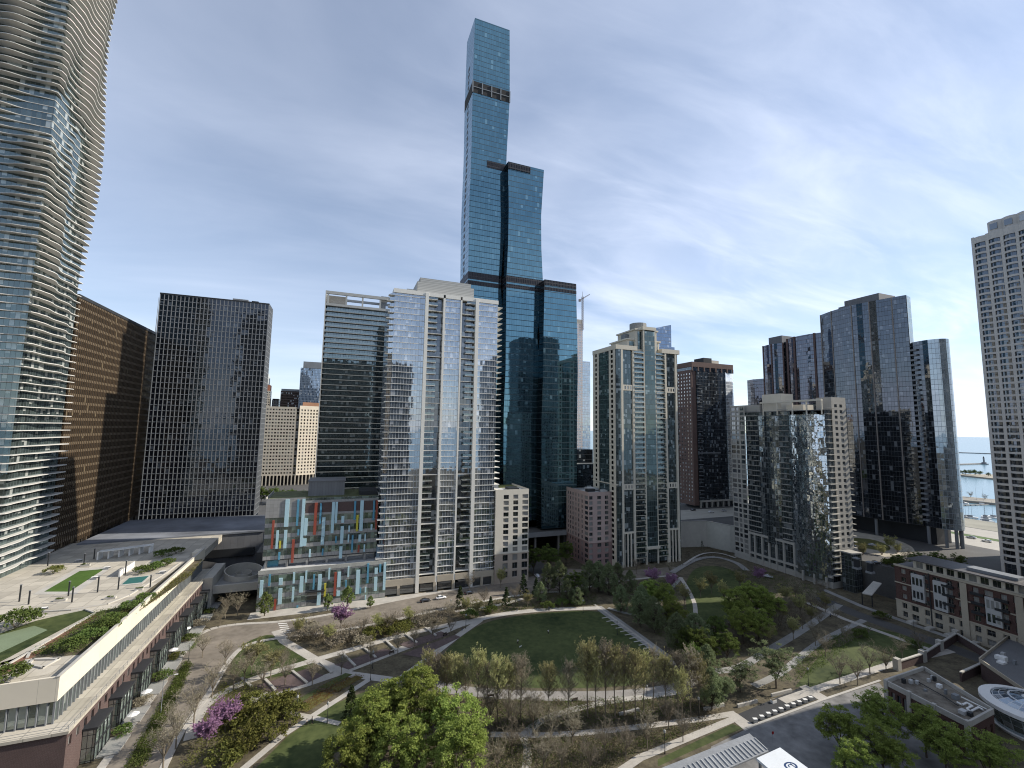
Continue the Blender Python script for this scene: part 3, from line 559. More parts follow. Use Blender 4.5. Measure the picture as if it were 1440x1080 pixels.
box('string_course', CREAM, t, 73.1, 91.45, 212.9, 213.0, 14.2, 14.7)
# ---- supertall: three stems of stacked tapering glass blocks
t = T('stepped_supertall', 'very tall blue green glass tower of three rippling stems stepping down to the right', 'skyscraper', (105, 275, 0))
SG = curtain('blue green glass', 1.7, 3.75, 0.07, 0.42, (.03, .055, .07), (.29, .54, .66), (.016, .032, .04), 0.42, 0.0018, blind=.04, bcol=(.14, .22, .25), pil=0.003)
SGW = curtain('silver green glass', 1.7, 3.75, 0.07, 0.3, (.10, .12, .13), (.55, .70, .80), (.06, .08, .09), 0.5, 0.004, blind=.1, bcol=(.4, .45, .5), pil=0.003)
SGD = curtain('shade-dark side glass', 1.7, 3.75, 0.07, 0.42, (.015, .02, .024), (.10, .17, .21), (.006, .009, .011), 0.25, 0.002, blind=0)  # shade of the west faces put into a darker copy of the glass
SB = curtain('mechanical louvres', 1.2, 3.0, 0.3, 0.5, (.03, .03, .035), (.3, .3, .32), (.012, .012, .014), 0.08, 0.01, blind=0)
def stem(name, Y, depth, levels, ymap=None):
    """levels: (pixel y, left x, right x, inset); near face on plane Y, each level converted once to metres"""
    L = []
    for py, xl, xr, dy in levels:
        (x0, z0), (x1, z1) = aY(xl, py, Y + dy), aY(xr, py, Y + dy); L.append((x0, x1, Y + dy, max(14, (z0 + z1) / 2 if py > 60 else z0)))
    q = MB(); q2 = MB()
    for a, b in zip(L[:-1], L[1:]):
        (x0, x1, y0, z1), (X0, X1, Y0, z0) = a, b
        q.poly([(X0, Y0, z0), (X1, Y0, z0), (x1, y0, z1), (x0, y0, z1)], [(X0, z0), (X1, z0), (x1, z1), (x0, z1)])
        q.poly([(X1, Y0, z0), (X1, Y0 + depth, z0), (x1, y0 + depth, z1), (x1, y0, z1)], [(0, z0), (depth, z0), (depth, z1), (0, z1)])
        q2.poly([(X0, Y0 + depth, z0), (X0, Y0, z0), (x0, y0, z1), (x0, y0 + depth, z1)], [(0, z0), (depth, z0), (depth, z1), (0, z1)])
        q.poly([(X1, Y0 + depth, z0), (X0, Y0 + depth, z0), (x0, y0 + depth, z1), (x1, y0 + depth, z1)], [(0, z0), (20, z0), (20, z1), (0, z1)])
    x0, x1, y0, z1 = L[0]; q.poly([(x0, y0, z1), (x1, y0, z1), (x1, y0 + depth, z1), (x0, y0 + depth, z1)])
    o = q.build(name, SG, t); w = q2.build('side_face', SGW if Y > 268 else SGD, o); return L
def mid(L, z):
    for a, b in zip(L[:-1], L[1:]):
        if b[3] <= z <= a[3]:
            k = (z - b[3]) / (a[3] - b[3]); return [b[i] + (a[i] - b[i]) * k for i in range(3)]
    return L[-1][:3]
def belt(L, z0, z1, depth, mat, name, out=.12, x_from=None):
    a, b = mid(L, z0), mid(L, z1); q = MB(); o = out
    P0 = [(a[0] - o, a[2] - o), (a[1] + o, a[2] - o), (a[1] + o, a[2] + depth + o), (a[0] - o, a[2] + depth + o)]; P1 = [(b[0] - o, b[2] - o), (b[1] + o, b[2] - o), (b[1] + o, b[2] + depth + o), (b[0] - o, b[2] + depth + o)]
    if x_from is not None: P0[0] = P0[3] = (x_from, P0[0][1]); P1[0] = P1[3] = (x_from, P1[0][1]); P0[3] = (x_from, P0[2][1]); P1[3] = (x_from, P1[2][1])
    for i in range(4):
        j = (i + 1) % 4; q.poly([(*P0[i], z0), (*P0[j], z0), (*P1[j], z1), (*P1[i], z1)], [(0, z0), (25, z0), (25, z1), (0, z1)])
    q.poly([(*p, z1) for p in P1]); q.poly([(*p, z0) for p in reversed(P0)]); q.build(name, mat, t)
S1 = stem('glass_stem', 270, 21, [(25, 668, 717, 0), (131, 664.5, 717, 0), (212, 663, 712.5, 0), (300, 659.5, 711, 0), (385, 658.5, 705, 0), (400, 658, 704.5, 0), (480, 664, 708.5, 0), (560, 664, 705, 0), (650, 662, 703, 0), (742, 662, 703, 0)])
S2 = stem('glass_stem', 262, 26, [(233, 714.5, 765, 0), (300, 715.3, 761, 0), (345, 714.5, 761.3, 0), (392, 712.3, 763.5, 0), (420, 712, 761, 0), (470, 711.4, 755.5, 0), (520, 711, 759, 0), (580, 708.4, 762, 0), (650, 708, 762, 0), (742, 708, 761, 0)])
S3 = stem('glass_stem', 254, 26, [(396, 766, 810, 0), (460, 764.5, 811.5, 0), (520, 764, 812.5, 0), (590, 761.5, 811.5, 0), (700, 761.5, 811, 0), (742, 761.5, 811, 0)])
def zS(x, y, Y): return aY(x, y, Y)[1]
belt(S1, zS(690, 396, 270), zS(690, 386, 270), 21, SB, 'mechanical_floor'); belt(S1, zS(690, 404, 270), zS(690, 398, 270), 21, SB, 'mechanical_floor')
belt(S2, zS(740, 400, 262), zS(740, 391, 262), 26, SB, 'mechanical_floor'); belt(S2, zS(740, 408, 262), zS(740, 402.5, 262), 26, SB, 'mechanical_floor')
za = zS(790, 402, 254); belt(S3, zS(790, 404, 254), zS(790, 396.5, 254), 26, SB, 'mechanical_floor'); belt(S3, zS(790, 411, 254), zS(790, 406, 254), 26, SB, 'mechanical_floor')
belt(S1, zS(690, 137, 270), zS(690, 121, 270), 21, surf('open floor', (.035, .033, .032)), 'open_floor')
z0_, z1_ = zS(690, 137, 270), zS(690, 121, 270); a = mid(S1, z0_)
for i in range(5): x = a[0] + (a[1] - a[0]) * i / 4; box('column', GREYM, t, x - .35, x + .35, a[2] - .6, a[2] - .13, z0_, z1_)
box('floor_edge', GREYM, t, a[0] - .2, a[1] + .2, a[2] - .5, a[2] - .13, (z0_ + z1_) / 2 - .3, (z0_ + z1_) / 2 + .2)
belt(S1, zS(700, 239, 270), zS(700, 229, 270), 21, SB, 'roof_screen', .13, 82); S2t = S2[0]
q = MB(); q.box(S2t[0] + .2, S2t[0] + 16, 261.6, 261.9, S2t[3] - 5, S2t[3] - .4); q.build('roof_screen', SB, t); box('roof_unit', GREYM, t, S2t[0] + 3, S2t[0] + 13, 266, 276, S2t[3], S2t[3] + 2.4)
q = MB()
for k in range(72): z = 16 + 4.7 * k; c_ = mid(S1, z); q.box(c_[0] - .06, c_[0] + .02, c_[2] + 10, c_[2] + 13.5, z, z + 2.8) if z < 330 else None
q.build('loggia_slot', DARKM, t)
box('base', DARKM, t, 74, 146, 262, 292, 12, 19)
# ---- crane and the pale tower behind the supertall
t = simple('pale_thin_tower', 'thin pale tower half hidden behind the right stem of the tall blue green tower', 268, 288, 500, 520, 214, curtain('pale tower wall', 2.2, 3.4, .9, .9, (.52, .43, .38), (.7, .78, .86), (.25, .25, .25), .4), cap=CONC, ch=6)
q = MB(); q.prism([(288, 500), (299, 500), (299, 520), (288, 520)], 0, 165); q.build('lower_wing', curtain('grey blue wall', 2.2, 3.4, .4, .5, (.4, .42, .44), (.7, .8, .9), (.2, .23, .26), .45), t)
t = T('tower_crane', 'tower crane with a raised jib on the pale tower behind the supertall', 'crane', (286, 498, 214)); CRM = surf('crane steel', (.22, .19, .18), .1)
q = MB()
for dx, dy in ((-.9, -.9), (.9, -.9), (.9, .9), (-.9, .9)): q.tube((286 + dx, 497 + dy, 205), (286 + dx, 497 + dy, 250), .22, .22, 4)
for k in range(15): q.tube((285.1, 496.1, 205 + 3 * k), (286.9, 496.1, 208 + 3 * k), .14, .14, 4); q.tube((286.9, 497.9, 205 + 3 * k), (285.1, 497.9, 208 + 3 * k), .14, .14, 4)
q.build('mast', CRM, t); q = MB(); q.tube((283, 497, 246), (297, 497, 255), .5, .3, 4); q.tube((283, 497, 244.6), (297, 497, 254.4), .3, .2, 4)
for k in range(8): q.tube((283 + 1.8 * k, 497, 246 + 1.15 * k), (284 + 1.8 * k, 497, 245.2 + 1.2 * k), .15, .15, 4)
q.build('jib', CRM, t); box('counterweight', CRM, t, 280.5, 283, 496, 498, 243, 246); q = MB(); q.tube((286, 497, 250), (286, 497, 257), .3, .15, 4); q.build('apex', CRM, t)
t = simple('low_black_glass_block', 'low black glass block with a pale roof edge right of the supertall base', 150, 186, 298, 320, 50, curtain('black glass', 1.8, 3.8, .08, .3, (.03, .035, .04), (.4, .5, .6), (.01, .012, .015), .22), cap=CONCD, ch=.5)
box('upper_block', curtain('black glass', 1.8, 3.8, .08, .3, (.03, .035, .04), (.4, .5, .6), (.01, .012, .015), .22), t, 150, 184, 304, 320, 50.5, 61)
# ---- cream piered tower
JY = 217.0; t = T('cream_piered_tower', 'cream framed glass apartment tower with stepped top right of the supertall', 'apartment tower', (169, 229, 0))
JG = curtain('grey green glass', 1.25, 2.95, 0.12, 0.14, (.10, .12, .12), (.50, .62, .66), (.03, .038, .04), 0.15, 0.008, blind=.2, bcol=(.3, .33, .33), pil=0.01)
JG2 = curtain('green bay glass', 1.5, 2.95, 0.1, 0.3, (.09, .12, .12), (.46, .60, .62), (.035, .05, .05), 0.16, 0.008, blind=.1, bcol=(.25, .3, .3), pil=0.012)
JF = surf('cream precast', (.60, .55, .45), 0.06, 0.2); JT = 124.4
X = lambda z: 146 + (z - 316) / 429 * 46
q = MB(); q.prism([(147, JY + .3), (149.1, JY - .6), (150, JY - .6), (150, JY + .4), (191, JY + .4), (192.6, JY + 1.2), (192.6, JY + 25), (147, JY + 25)], 1, JT - 1); q.build('curtain_wall', JG, t)
# west wall with two cream piers of punched windows and a glass strip between
q = MB(); wins = []
punched(q, wins, (146.7, JY + 25), (146.7, JY + 18), 0, JT, [(2.6, 4.6)], rows(3, 2.95, 41, .5, 2.4)); q.build('west_pier', JF, t); q = MB(); punched(q, wins, (146.7, JY + 7), (146.7, JY + .3), 0, JT, [(2.0, 4.2)], rows(3, 2.95, 41, .5, 2.4)); q.build('west_pier', JF, t); add_windows(t, wins, nm=0)
q = MB(); q.wall((146.9, JY + 18), (146.9, JY + 7), 0, JT - 2); q.build('glass_strip', JG2, t)
piers = [(150.0, 151.4, .7), (158.2, 159.3, .55), (166.2, 167.0, .5), (174.3, 175.0, .5), (181.5, 182.8, .6), (189.4, 190.5, .6)]
for a, b, d in piers: box('pier', JF, t, a, b, JY - d, JY + .38, 0, JT if a not in (166.2, 174.3) else 137)
for a, b in ((151.4, 158.2), (182.8, 189.4)):
    for zz in (42.3, 99.3): q = MB(); wins = []; punched(q, wins, (a, JY - .45), (b, JY - .45), zz, zz + 3.4, even(b - a, 3, .5, .5), [(zz + .8, zz + 2.6)], .2); q.prism([(a, JY - .44), (b, JY - .44), (b, JY + .3), (a, JY + .3)], zz, zz + .02); q.build('belt_course', JF, t); add_windows(t, wins, nm=0)
    for k in range(4): x = a + k * (b - a) / 3; box('base_fin', JF, t, x - .35, x + .35, JY - .7, JY - .1, 0, 18)
    box('base_band', JF, t, a, b, JY - .5, JY + .3, 18, 19)
for a, b in ((159.3, 166.2), (175.0, 181.5)):
    for zz in (42.3, 45.2, 99.3, 102.2): box('belt_course', JF, t, a, b, JY - .5, JY + .35, zz, zz + .5)
    for i in range(42):
        z = 4 + 2.95 * i
        if z > 122: break
        s = box('balcony', JF, t, a, b, JY - .75, JY + .38, z - .13, z + .13); box('railing', RAILG, s, a, b, JY - .72, JY - .68, z + .13, z + 1.1)
q = MB(); q.prism([(167.0, JY - .55), (174.3, JY - .55), (174.3, JY + 14), (167.0, JY + 14)], 10, 136); q.build('centre_bay', JG2, t)
box('canopy', JF, t, 166, 175.2, JY - 1.6, JY + .3, 8.6, 10)
for a, b in ((146.5, 161.5), (179.4, 192.9)): box('roof_parapet', JF, t, a, b, JY - .75, JY + 25.2, JT - 1.0, JT + 1.6)
box('roof_cornice', JF, t, 146.5, 150, JY - .1, JY + 25.2, 45.0, 45.6)
for a, b, c_, e in ((157, 180.5, 130.4, 3), (162, 177.5, 136.5, 1.5)):
    q = MB(); q.box(a, b, JY + e, JY + 20, JT - 1, c_); q.build('upper_storey', JF, t); q = MB(); q.box(a - .8, b + .8, JY + e - .8, JY + 20.8, c_, c_ + .8); q.build('cornice', CREAM, t)
    q = MB(); q.wall((a + 1.4, JY + e - .06), (166.2, JY + e - .06), JT + .5, c_ - .8); q.build('upper_glazing', JG2, t); q = MB(); q.wall((175, JY + e - .06), (b - 1.2, JY + e - .06), JT + .5, c_ - .8); q.build('upper_glazing', JG2, t)
box('centre_cap', JF, t, 165.6, 175.4, JY - .8, JY + 15, 136.6, 138.6); q = MB(); q.lathe((171, JY + 11, 138.6), [(5.2, 0), (5.2, 4.2)], 24); q.build('roof_drum', panel_mat('roof drum', (.24, .24, .23), .8, 9, .15), t); box('roof_unit', GREYM, t, 159, 162, JY + 8, JY + 12, 131.2, 135)
# ---- blue tower behind it
t = simple('blue_stepped_tower', 'blue glass tower top with a slanting roofline behind the cream piered tower', 262, 285, 330, 350, 168, curtain('navy glass', 2.0, 3.4, .12, .4, (.10, .13, .18), (.45, .58, .78), (.03, .045, .08), .35), cap=DARKM, ch=.4)
q = MB(); q.prism([(285, 331), (289.5, 331), (289.5, 350), (285, 350)], 14, 155); q.build('side_step', bpy.data.materials['navy glass'], t)
q = MB()
q.wall((262, 330.0 - .05), (285, 329.95), 168, 170, 0, 168, 176); q.wall((285.05, 330), (285.05, 350), 168, 176); q.wall((285, 350), (262, 350), 168, 176, 0, 168, 170); q.build('slanting_screen', bpy.data.materials['navy glass'], t)
# ---- pink brick block
t = T('pink_precast_block', 'ten storey pink precast corner block with grey windows left of the cream piered tower', 'apartment block', (140, 234, 0))
KM = surf('pink precast', (.40, .31, .28), 0.07); KD = surf('rose precast', (.27, .185, .17), 0.1); KX, KY = 131.6, 222.0
q = MB(); wins = []; rr = rows(13.6, 2.85, 9, .5, 2.4); wc = [(1.5, 2.9), (4.4, 5.8), (7.3, 9.0), (11, 12.4), (14.2, 15.9), (18.3, 19.7), (22, 25.6)]; scs = [(.4, 2.6), (5.6, 8.2), (10.6, 13.0)]
punched(q, wins, (KX, KY + 26.5), (KX, KY), 13.4, 41, wc, rr); punched(q, wins, (KX, KY), (KX + 16, KY), 13.4, 41, scs, rr); q.build('wall', KM, t)
q = MB(); rr = rows(1.2, 3.0, 4, .5, 2.5); punched(q, wins, (KX - .06, KY + 26.5), (KX - .06, KY - .06), 0, 13.4, wc, rr); punched(q, wins, (KX - .06, KY - .06), (KX + 16, KY - .06), 0, 13.4, scs, rr); q.build('base', KD, t); add_windows(t, wins, fcol=GREYM)
box('string_course', KM, t, KX - .3, KX + 16, KY - .3, KY - .07, 13.1, 13.7); box('roof', ROOFG, t, KX + .2, KX + 16, KY + .2, KY + 26, 39.6, 40); box('roof_deck', ROOFL, t, KX + 3, KX + 10, KY + 4, KY + 16, 40, 40.3)
for q_ in ((3, 8, 6, 9, 1.6), (11, 14, 3, 6, 1.2), (9, 14, 12, 20, 1.0)): box('roof_unit', ROOFL if q_[4] < 1.3 else DARKM, t, KX + q_[0], KX + q_[1], KY + q_[2], KY + q_[3], 40.3, 40.3 + q_[4])
# ---- brown tower with bright sky-lit end behind
t = T('brown_brick_tower', 'brown brick and dark glass tower with a bright sky-lit end, standing on the upper street', 'apartment tower', (298, 300, 14))
LB = surf('brown brick', (.15, .10, .085), 0.1); LG = curtain('slate glass', 1.6, 3.0, .1, .16, (.09, .10, .11), (.45, .53, .60), (.02, .025, .03), .26, .015, blind=.15, bcol=(.22, .24, .25), pil=.03)
LW = curtain('sky-lit end glass', 2.6, 3.0, .08, .3, (.70, .72, .73), (.9, .96, 1.0), (.60, .64, .67), .5, .01, blind=.1)  # reflected sky painted as near-white pane and frame colours
q = MB(); wins = []; punched(q, wins, (271.5, 309), (271.5, 291), 16, 128, even(18, 5, .42, .8), rows(18, 3.0, 36, .9, 2.3)); q.build('west_wall', LB, t); add_windows(t, wins, pane_mat('bright pane', (.05, .06, .07), (1, 1, 1), .4, (.7, .72, .72), .4), GREYM, 0)
q = MB(); q.wall((271.5, 291), (276, 291), 16, 128); q.wall((276, 291), (276, 290.4), 16, 128); q.build('brick_corner', LB, t)
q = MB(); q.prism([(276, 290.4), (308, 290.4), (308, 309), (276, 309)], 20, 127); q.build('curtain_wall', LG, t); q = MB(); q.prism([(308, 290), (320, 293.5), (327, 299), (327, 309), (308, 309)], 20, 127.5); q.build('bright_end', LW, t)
box('top_frame', LB, t, 271.3, 317, 290, 309, 130.4, 134.6); box('top_glazing', LG, t, 272, 316, 290.6, 308.6, 127, 130.4)
for i in range(8): x = 271.3 + i * 6.4; box('top_post', LB, t, x, x + 1.2, 290, 290.6, 127, 130.4)
box('mechanical_penthouse', CREAM, t, 290, 305, 294, 305, 134.6, 138); box('roof_unit', DARKM, t, 287, 296, 293, 304, 134.6, 139.4)
for i in range(32):
    z = 22 + 3.0 * i
    if i < 24: box('balcony', CONC, t, 308.5, 322, 288.6, 290, z, z + .9)
    box('floor_edge', GREYM, t, 276, 280.5, 289.2, 290.39, z, z + .35)
box('base_frame', CONC, t, 277, 324, 289.8, 309, 18.6, 20)
for i in range(8): x = 277 + i * 6; box('column', CONC, t, x, x + 1, 290, 291, 14, 18.6)
box('lobby_glazing', PANE, t, 278, 323, 292, 308, 14, 18.6); box('frame_band', GREYM, t, 278, 300, 290.0, 290.39, 58, 59)
# ---- front right tower with broken reflections
t = T('reflecting_slab_tower', 'grey concrete and mirror glass slab tower with a bulging glass wall full of broken reflections', 'apartment tower', (238, 185, 0))
MX, MN, MS, MT = 230.0, 214.0, 155.0, 92.5
MG = curtain('rippling mirror glass', 1.3, 2.95, .07, .12, (.10, .115, .12), (.80, .88, .94), (.03, .036, .04), .50, .07, blind=.12, bcol=(.25, .27, .28), pil=.16, rough=.015)
MG2 = curtain('dim glass', 1.6, 2.95, .12, .16, (.12, .13, .13), (.5, .58, .63), (.025, .03, .033), .26, .05, blind=.15, bcol=(.2, .21, .21), pil=.07)
MC = surf('grey concrete frame', (.36, .345, .31), 0.08, .2)
q = MB(); q.wall((MX + .5, 203), (MX + .5, 174), 0, 88); q.wall((MX + 6, MN), (MX + 6, MS), 86, 88); q.wall((MX + 17, MS + .6), (MX + 17, MN), 0, MT); q.build('curtain_wall', MG2, t)
bul = [(MX + .4, 174.5)] + [(MX + .4 - 2.6 * math.sin(math.pi * i / 10) ** .7, 174.5 - 19.2 * i / 10) for i in range(1, 10)] + [(MX + .4, MS + .1)]
q = MB(); u = 0
for a, b in zip(bul[:-1], bul[1:]): u = q.wall(a, b, 3, 86, u)
q.poly([(x, y, 86) for x, y in bul]); q.build('bulging_glass', MG, t, smooth=True)
bul2 = [(MX + .45, 194)] + [(MX + .45 - 1.3 * math.sin(math.pi * i / 8), 194 - 13.0 * i / 8) for i in range(1, 8)] + [(MX + .45, 181)]
q = MB(); u = 0
for a, b in zip(bul2[:-1], bul2[1:]): u = q.wall(a, b, 14, 86, u)
q.poly([(x, y, 86) for x, y in bul2]); q.build('bulging_glass', MG2, t, smooth=True)
q = MB(); wins = []
punched(q, wins, (MX, MN), (MX, 203), 3, MT, [(.5, 3.6), (4.4, 6.4), (7.4, 10.2)], rows(3.5, 2.95, 30, .45, 2.55), .35); q.build('concrete_frame', MC, t)
q = MB(); punched(q, wins, (MX + 6, MS), (MX + 17, MS), 3, MT + 2.5, [(2, 4.2), (6, 8.2)], rows(3.5, 2.95, 30, .7, 2.3), .35); q.wall((MX + 17, MS), (MX + 17, MS + .6), 3, MT + 2.5); q.wall((MX + 6, MS + 8), (MX + 6, MS), 3, MT + 2.5); q.build('south_wall', MC, t)
q = MB(); q.wall((MX + .2, MS), (MX + 6, MS + .3), 3, 88); q.build('corner_glazing', MG2, t); add_windows(t, wins, nm=1)
for i in range(29):
    z = 6.5 + 2.95 * i; box('balcony', MC, t, MX - .1, MX + 6, MS - 1.6, MS - .01, z - .14, z + .12); box('balcony', MC, t, MX + 17.01, MX + 18.6, MS - .8, MS + 6, z - .14, z + .12)
    if i > 3: box('balcony', MC, t, MX - .5, MX + .45, 194.2, 202.8, z - .12, z + .12); box('balcony', MC, t, MX - .5, MX + .45, 175, 180.8, z - .12, z + .12)
for a in (MN - 11.4, 199, 194.1, 189.7, 185.2, 180.6, 174.6): box('base_pier', MC, t, MX - .6, MX + .38, a - .45, a + .45, 0, 17)
box('base_beam', MC, t, MX - .65, MX + .38, 174.2, 203, 16.2, 17.4); box('base_beam', MC, t, MX - .63, MX + .38, MS, 203, 5, 6); box('base_wall', MC, t, MX - .2, MX + 17, MS + .2, MN, 0, 3)
for a in (169, 163, 157): box('base_pier', MC, t, MX - 2.4, MX - 1.6, a - .4, a + .4, 0, 5)
box('roof', ROOFG, t, MX + .1, MX + 17, MS + .1, MN, 88.05, 88.4); q = MB()
for y in (156, 164, 172, 181, 190): q.box(MX - .3, MX + .3, y - .3, y + .3, 86, 93)
q.box(MX - .35, MX + 1.0, MS + 1, 192, 93, 93.9); q.build('roof_pergola', CREAM, t); box('penthouse', CREAM, t, MX + 3, MX + 13, 181, 193, 88.4, 98.5); box('penthouse', CREAM, t, MX + 3, MX + 11, 168, 178, 88.4, 91.6); box('penthouse', MC, t, MX + 2, MX + 15, 194, 213, 88.4, MT + .2)
# glazed stair tower at its foot
box('stair_tower', MG2, t, MX + 4, MX + 10, 147.5, 153.2, 0, 18); box('stair_roof', MC, t, MX + 3.7, MX + 10.3, 147.2, 153.3, 18, 18.5)
# ---- dark curved towers
def piers(root, pts, z0, z1, mat, idx, w=.5):
    for i in idx:
        x, y = pts[i]; box('pier', mat, root, x - w, x + w * .4, y - w, y + w, z0, z1)
OG = curtain('black curved glass', 1.5, 3.0, .09, .22, (.06, .065, .07), (.47, .52, .60), (.014, .016, .019), .20, .006, blind=.13, bcol=(.15, .16, .17), pil=.012)
OG2 = curtain('sky-lit curved glass', 1.5, 3.0, .12, .22, (.30, .34, .37), (.66, .74, .80), (.12, .14, .155), .38, .006, blind=.1)  # paler copy of the tower glass, sky reflection put into its colours
t = T('black_curved_tower', 'tallest black glass curved tower, by the lake, with a lower rounded wing', 'apartment tower', (326, 175, 14))
O1 = smooth([(318, 213), (314, 203), (312, 192), (312, 182), (314, 171), (317, 160.5)], 3); q = MB(); q.prism(O1 + [(324, 162), (346, 176), (346, 213)], 24, 161); q.build('main_volume', OG, t)
piers(t, O1, 24, 161, surf('pale pier', (.22, .195, .175), .1), (0, 3, 7, 10, 13), .3); box('mechanical_penthouse', GREYP, t, 319, 336, 176, 197, 161, 167); box('mechanical_penthouse', GREYP, t, 322, 338, 182, 203, 161, 164.5)
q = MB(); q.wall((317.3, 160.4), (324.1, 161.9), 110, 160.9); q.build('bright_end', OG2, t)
O2 = smooth([(318, 160), (316.8, 155.5), (316.5, 151.5)], 3); O3 = smooth([(316.5, 151.5), (318.5, 147), (323, 145), (329, 147.5), (334, 152.5)], 3)
q = MB(); u = 0
for a, b in zip(O2[:-1], O2[1:]): u = q.wall(a, b, 24, 131.5, u)
q.poly([(x, y, 131.4) for x, y in O2 + O3[1:] + [(334, 165), (322, 162.5)]]); q.build('rounded_wing', OG, t)
q = MB(); u = 0
for a, b in zip(O3[:-1], O3[1:]): u = q.wall(a, b, 24, 131.5, u)
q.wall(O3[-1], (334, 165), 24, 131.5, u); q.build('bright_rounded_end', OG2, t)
for i in range(34): box('balcony', GREYM, t, 316.0, 317.9, 157.0, 160.0, 27 + 3 * i, 28 + 3 * i)
for x, y in [O1[3], O1[9], (317, 158), (317, 150), (319, 146.5), (323, 146), (331, 150)]: q = MB(); q.lathe((x + 1, y + .6, 14), [(.8, 0), (.8, 10)], 10); q.build('column', GREYM, t)
box('lobby', DARKM, t, 320, 334, 156, 210, 14, 24)
t = T('red_striped_tower', 'dark glass tower with curved reddish stripes left of the tallest black curved tower', 'apartment tower', (340, 250, 14))
NG = curtain('plum glass', 1.5, 3.0, .09, .25, (.09, .065, .06), (.42, .46, .56), (.016, .015, .018), .24, .008, blind=.12, bcol=(.2, .18, .18), pil=.015); NR = surf('red stripes', (.12, .08, .072), .1)
N1 = smooth([(331, 272), (328.5, 266), (328.5, 259), (331, 253)], 3); N2 = smooth([(331, 250), (327.5, 243), (326.5, 234), (328, 225), (332, 216)], 3)
q = MB(); q.prism(N1 + [(352, 253), (352, 272)], 14, 149); q.build('main_volume', NG, t); q = MB(); q.prism(N2 + [(352, 216), (352, 250)], 14, 151); q.build('main_volume', NG, t)
q = MB(); q.prism([(333.5, 249), (352, 249), (352, 254), (333.5, 254)], 14, 150); q.build('recess', DARKM, t); q = MB(); q.prism([(333, 290), (331, 282), (334, 272.2), (352, 272.2), (352, 290)], 14, 122); q.build('lower_wing', NG, t)
piers(t, N1, 14, 149.2, NR, (1, 5, 9), .5); piers(t, N2, 14, 151.2, NR, (1, 4, 9, 11), .7); box('mechanical_penthouse', GREYP, t, 334, 350, 256, 268, 149, 156)
# ---- concrete grid tower at the right edge
t = T('concrete_grid_tower', 'grey concrete tower of scalloped window bays at the right edge', 'apartment tower', (300, 96, 14))
PC = surf('grid concrete', (.50, .485, .455), 0.06, .2); PG = curtain('bay glass', 1.6, 2.9, .1, .08, (.08, .085, .09), (.52, .58, .66), (.015, .017, .02), .22, .02, blind=.12, bcol=(.16, .16, .16))
PX, PY0, PY1, PZ1 = 282.0, 114.0, 94.0, 172.0; PB, PNF = 5.0, 52; PFH = (PZ1 - 3 - 20) / PNF
def scall(off, k0, k1):
    pts = []
    for k in range(k0, k1):
        for j in range(6): pts.append((PX + off - 1.1 * math.sin(math.pi * j / 6), PY0 - PB * (k + j / 6)))
    return pts + [(PX + off, PY0 - PB * k1)]
q = MB(); u = 0; S_ = scall(.5, 0, 4)
for a, b in zip(S_[:-1], S_[1:]): u = q.wall(a, b, 14, PZ1 - 1, u)
q.prism([(PX + .6, PY1), (PX + 26, PY1), (PX + 26, PY0), (PX + .6, PY0)], 14, PZ1 - 1); q.build('glazing', PG, t)
for i in range(PNF + 1):
    z = 20 + PFH * i; q = MB(); S_ = scall(0, 0, 4); hh = .95 if i < PNF else 3
    q.prism(S_ + [(PX + .55, PY1), (PX + .55, PY0)], z - .45, z - .45 + hh, True, True); q.build('spandrel', PC, t)
for k in range(5): box('column', PC, t, PX - .35, PX + 1.3, PY0 - PB * k - .55, PY0 - PB * k + .55, 14, PZ1)
q = MB(); q.prism([(PX + 26, 94), (PX + 48, 94), (PX + 48, 131.0), (PX + 26, 122.4)], 14, PZ1); q.build('shade_wing', PC, t); box('north_wall', PC, t, PX + 1.3, PX + 26, PY0, PY0 + .5, 14, PZ1); q = MB()  # unseen wing added behind so the tower's shadow covers the lawn
S_ = [(x + 1.2, y) for x, y in scall(0, 1, 4)]; q.prism(S_ + [(PX + 20, PY1), (PX + 20, PY0 - PB)], PZ1 - 1, PZ1 + 5.5); q.build('roof_storey', PC, t)
for k in range(1, 4): box('roof_window', PANE, t, PX - .08, PX + .9, PY0 - PB * k - 3.8, PY0 - PB * k - 1.2, PZ1 + 1.2, PZ1 + 4)
# ---- brick terrace houses along the right street
t = T('brick_terrace', 'long red brick terrace with stone base, white bays and dark metal attic roof', 'apartment building', (229, 92, 0))
QX, QN, QS = 222.5, 124.0, 58.0; BAYW = surf('bay paint', (.42, .42, .41), .06)
q = MB(); wins = []; L_ = QN - QS
cols = []; x = 2.2
while x < L_ - 3: cols += [(x, x + 1.7), (x + 3.2, x + 5.6)]; x += 7.6
punched(q, wins, (QX, QN), (QX, QS), 7.2, 21, cols, rows(7.5, 3.35, 4, .6, 2.5), .5); q.wall((QX + 14, QN), (QX, QN), 7.2, 21); q.build('brick_wall', BRICK, t)
q = MB(); punched(q, wins, (QX - .15, QN + .1), (QX - .15, QS), 0, 7.2, cols, rows(.3, 3.4, 2, .5, 2.7), .5); q.wall((QX + 14, QN + .1), (QX - .15, QN + .1), 0, 7.2); q.build('stone_base', LIMEST, t)
q = MB(); acols = [(1 + 3.3 * i, 3.3 + 3.3 * i) for i in range(19)]; punched(q, wins, (QX + 1.6, QN - 6), (QX + 1.6, QS), 21, 24.6, acols, [(21.6, 24.0)], .3); q.wall((QX + 14, QN - 6), (QX + 1.6, QN - 6), 21, 24.6); q.build('attic_wall', CREAM, t); add_windows(t, wins, nm=1, fcol=LIMEST)
MET = panel_mat('standing seam roof', (.085, .08, .078), .6, 60, .08, jcol=(.16, .15, .15), rough=.45); q = MB(); q.box(QX - .7, QX + 13, QS, QN - 4.5, 24.6, 25.0); o = q.build('attic_roof', MET, t)
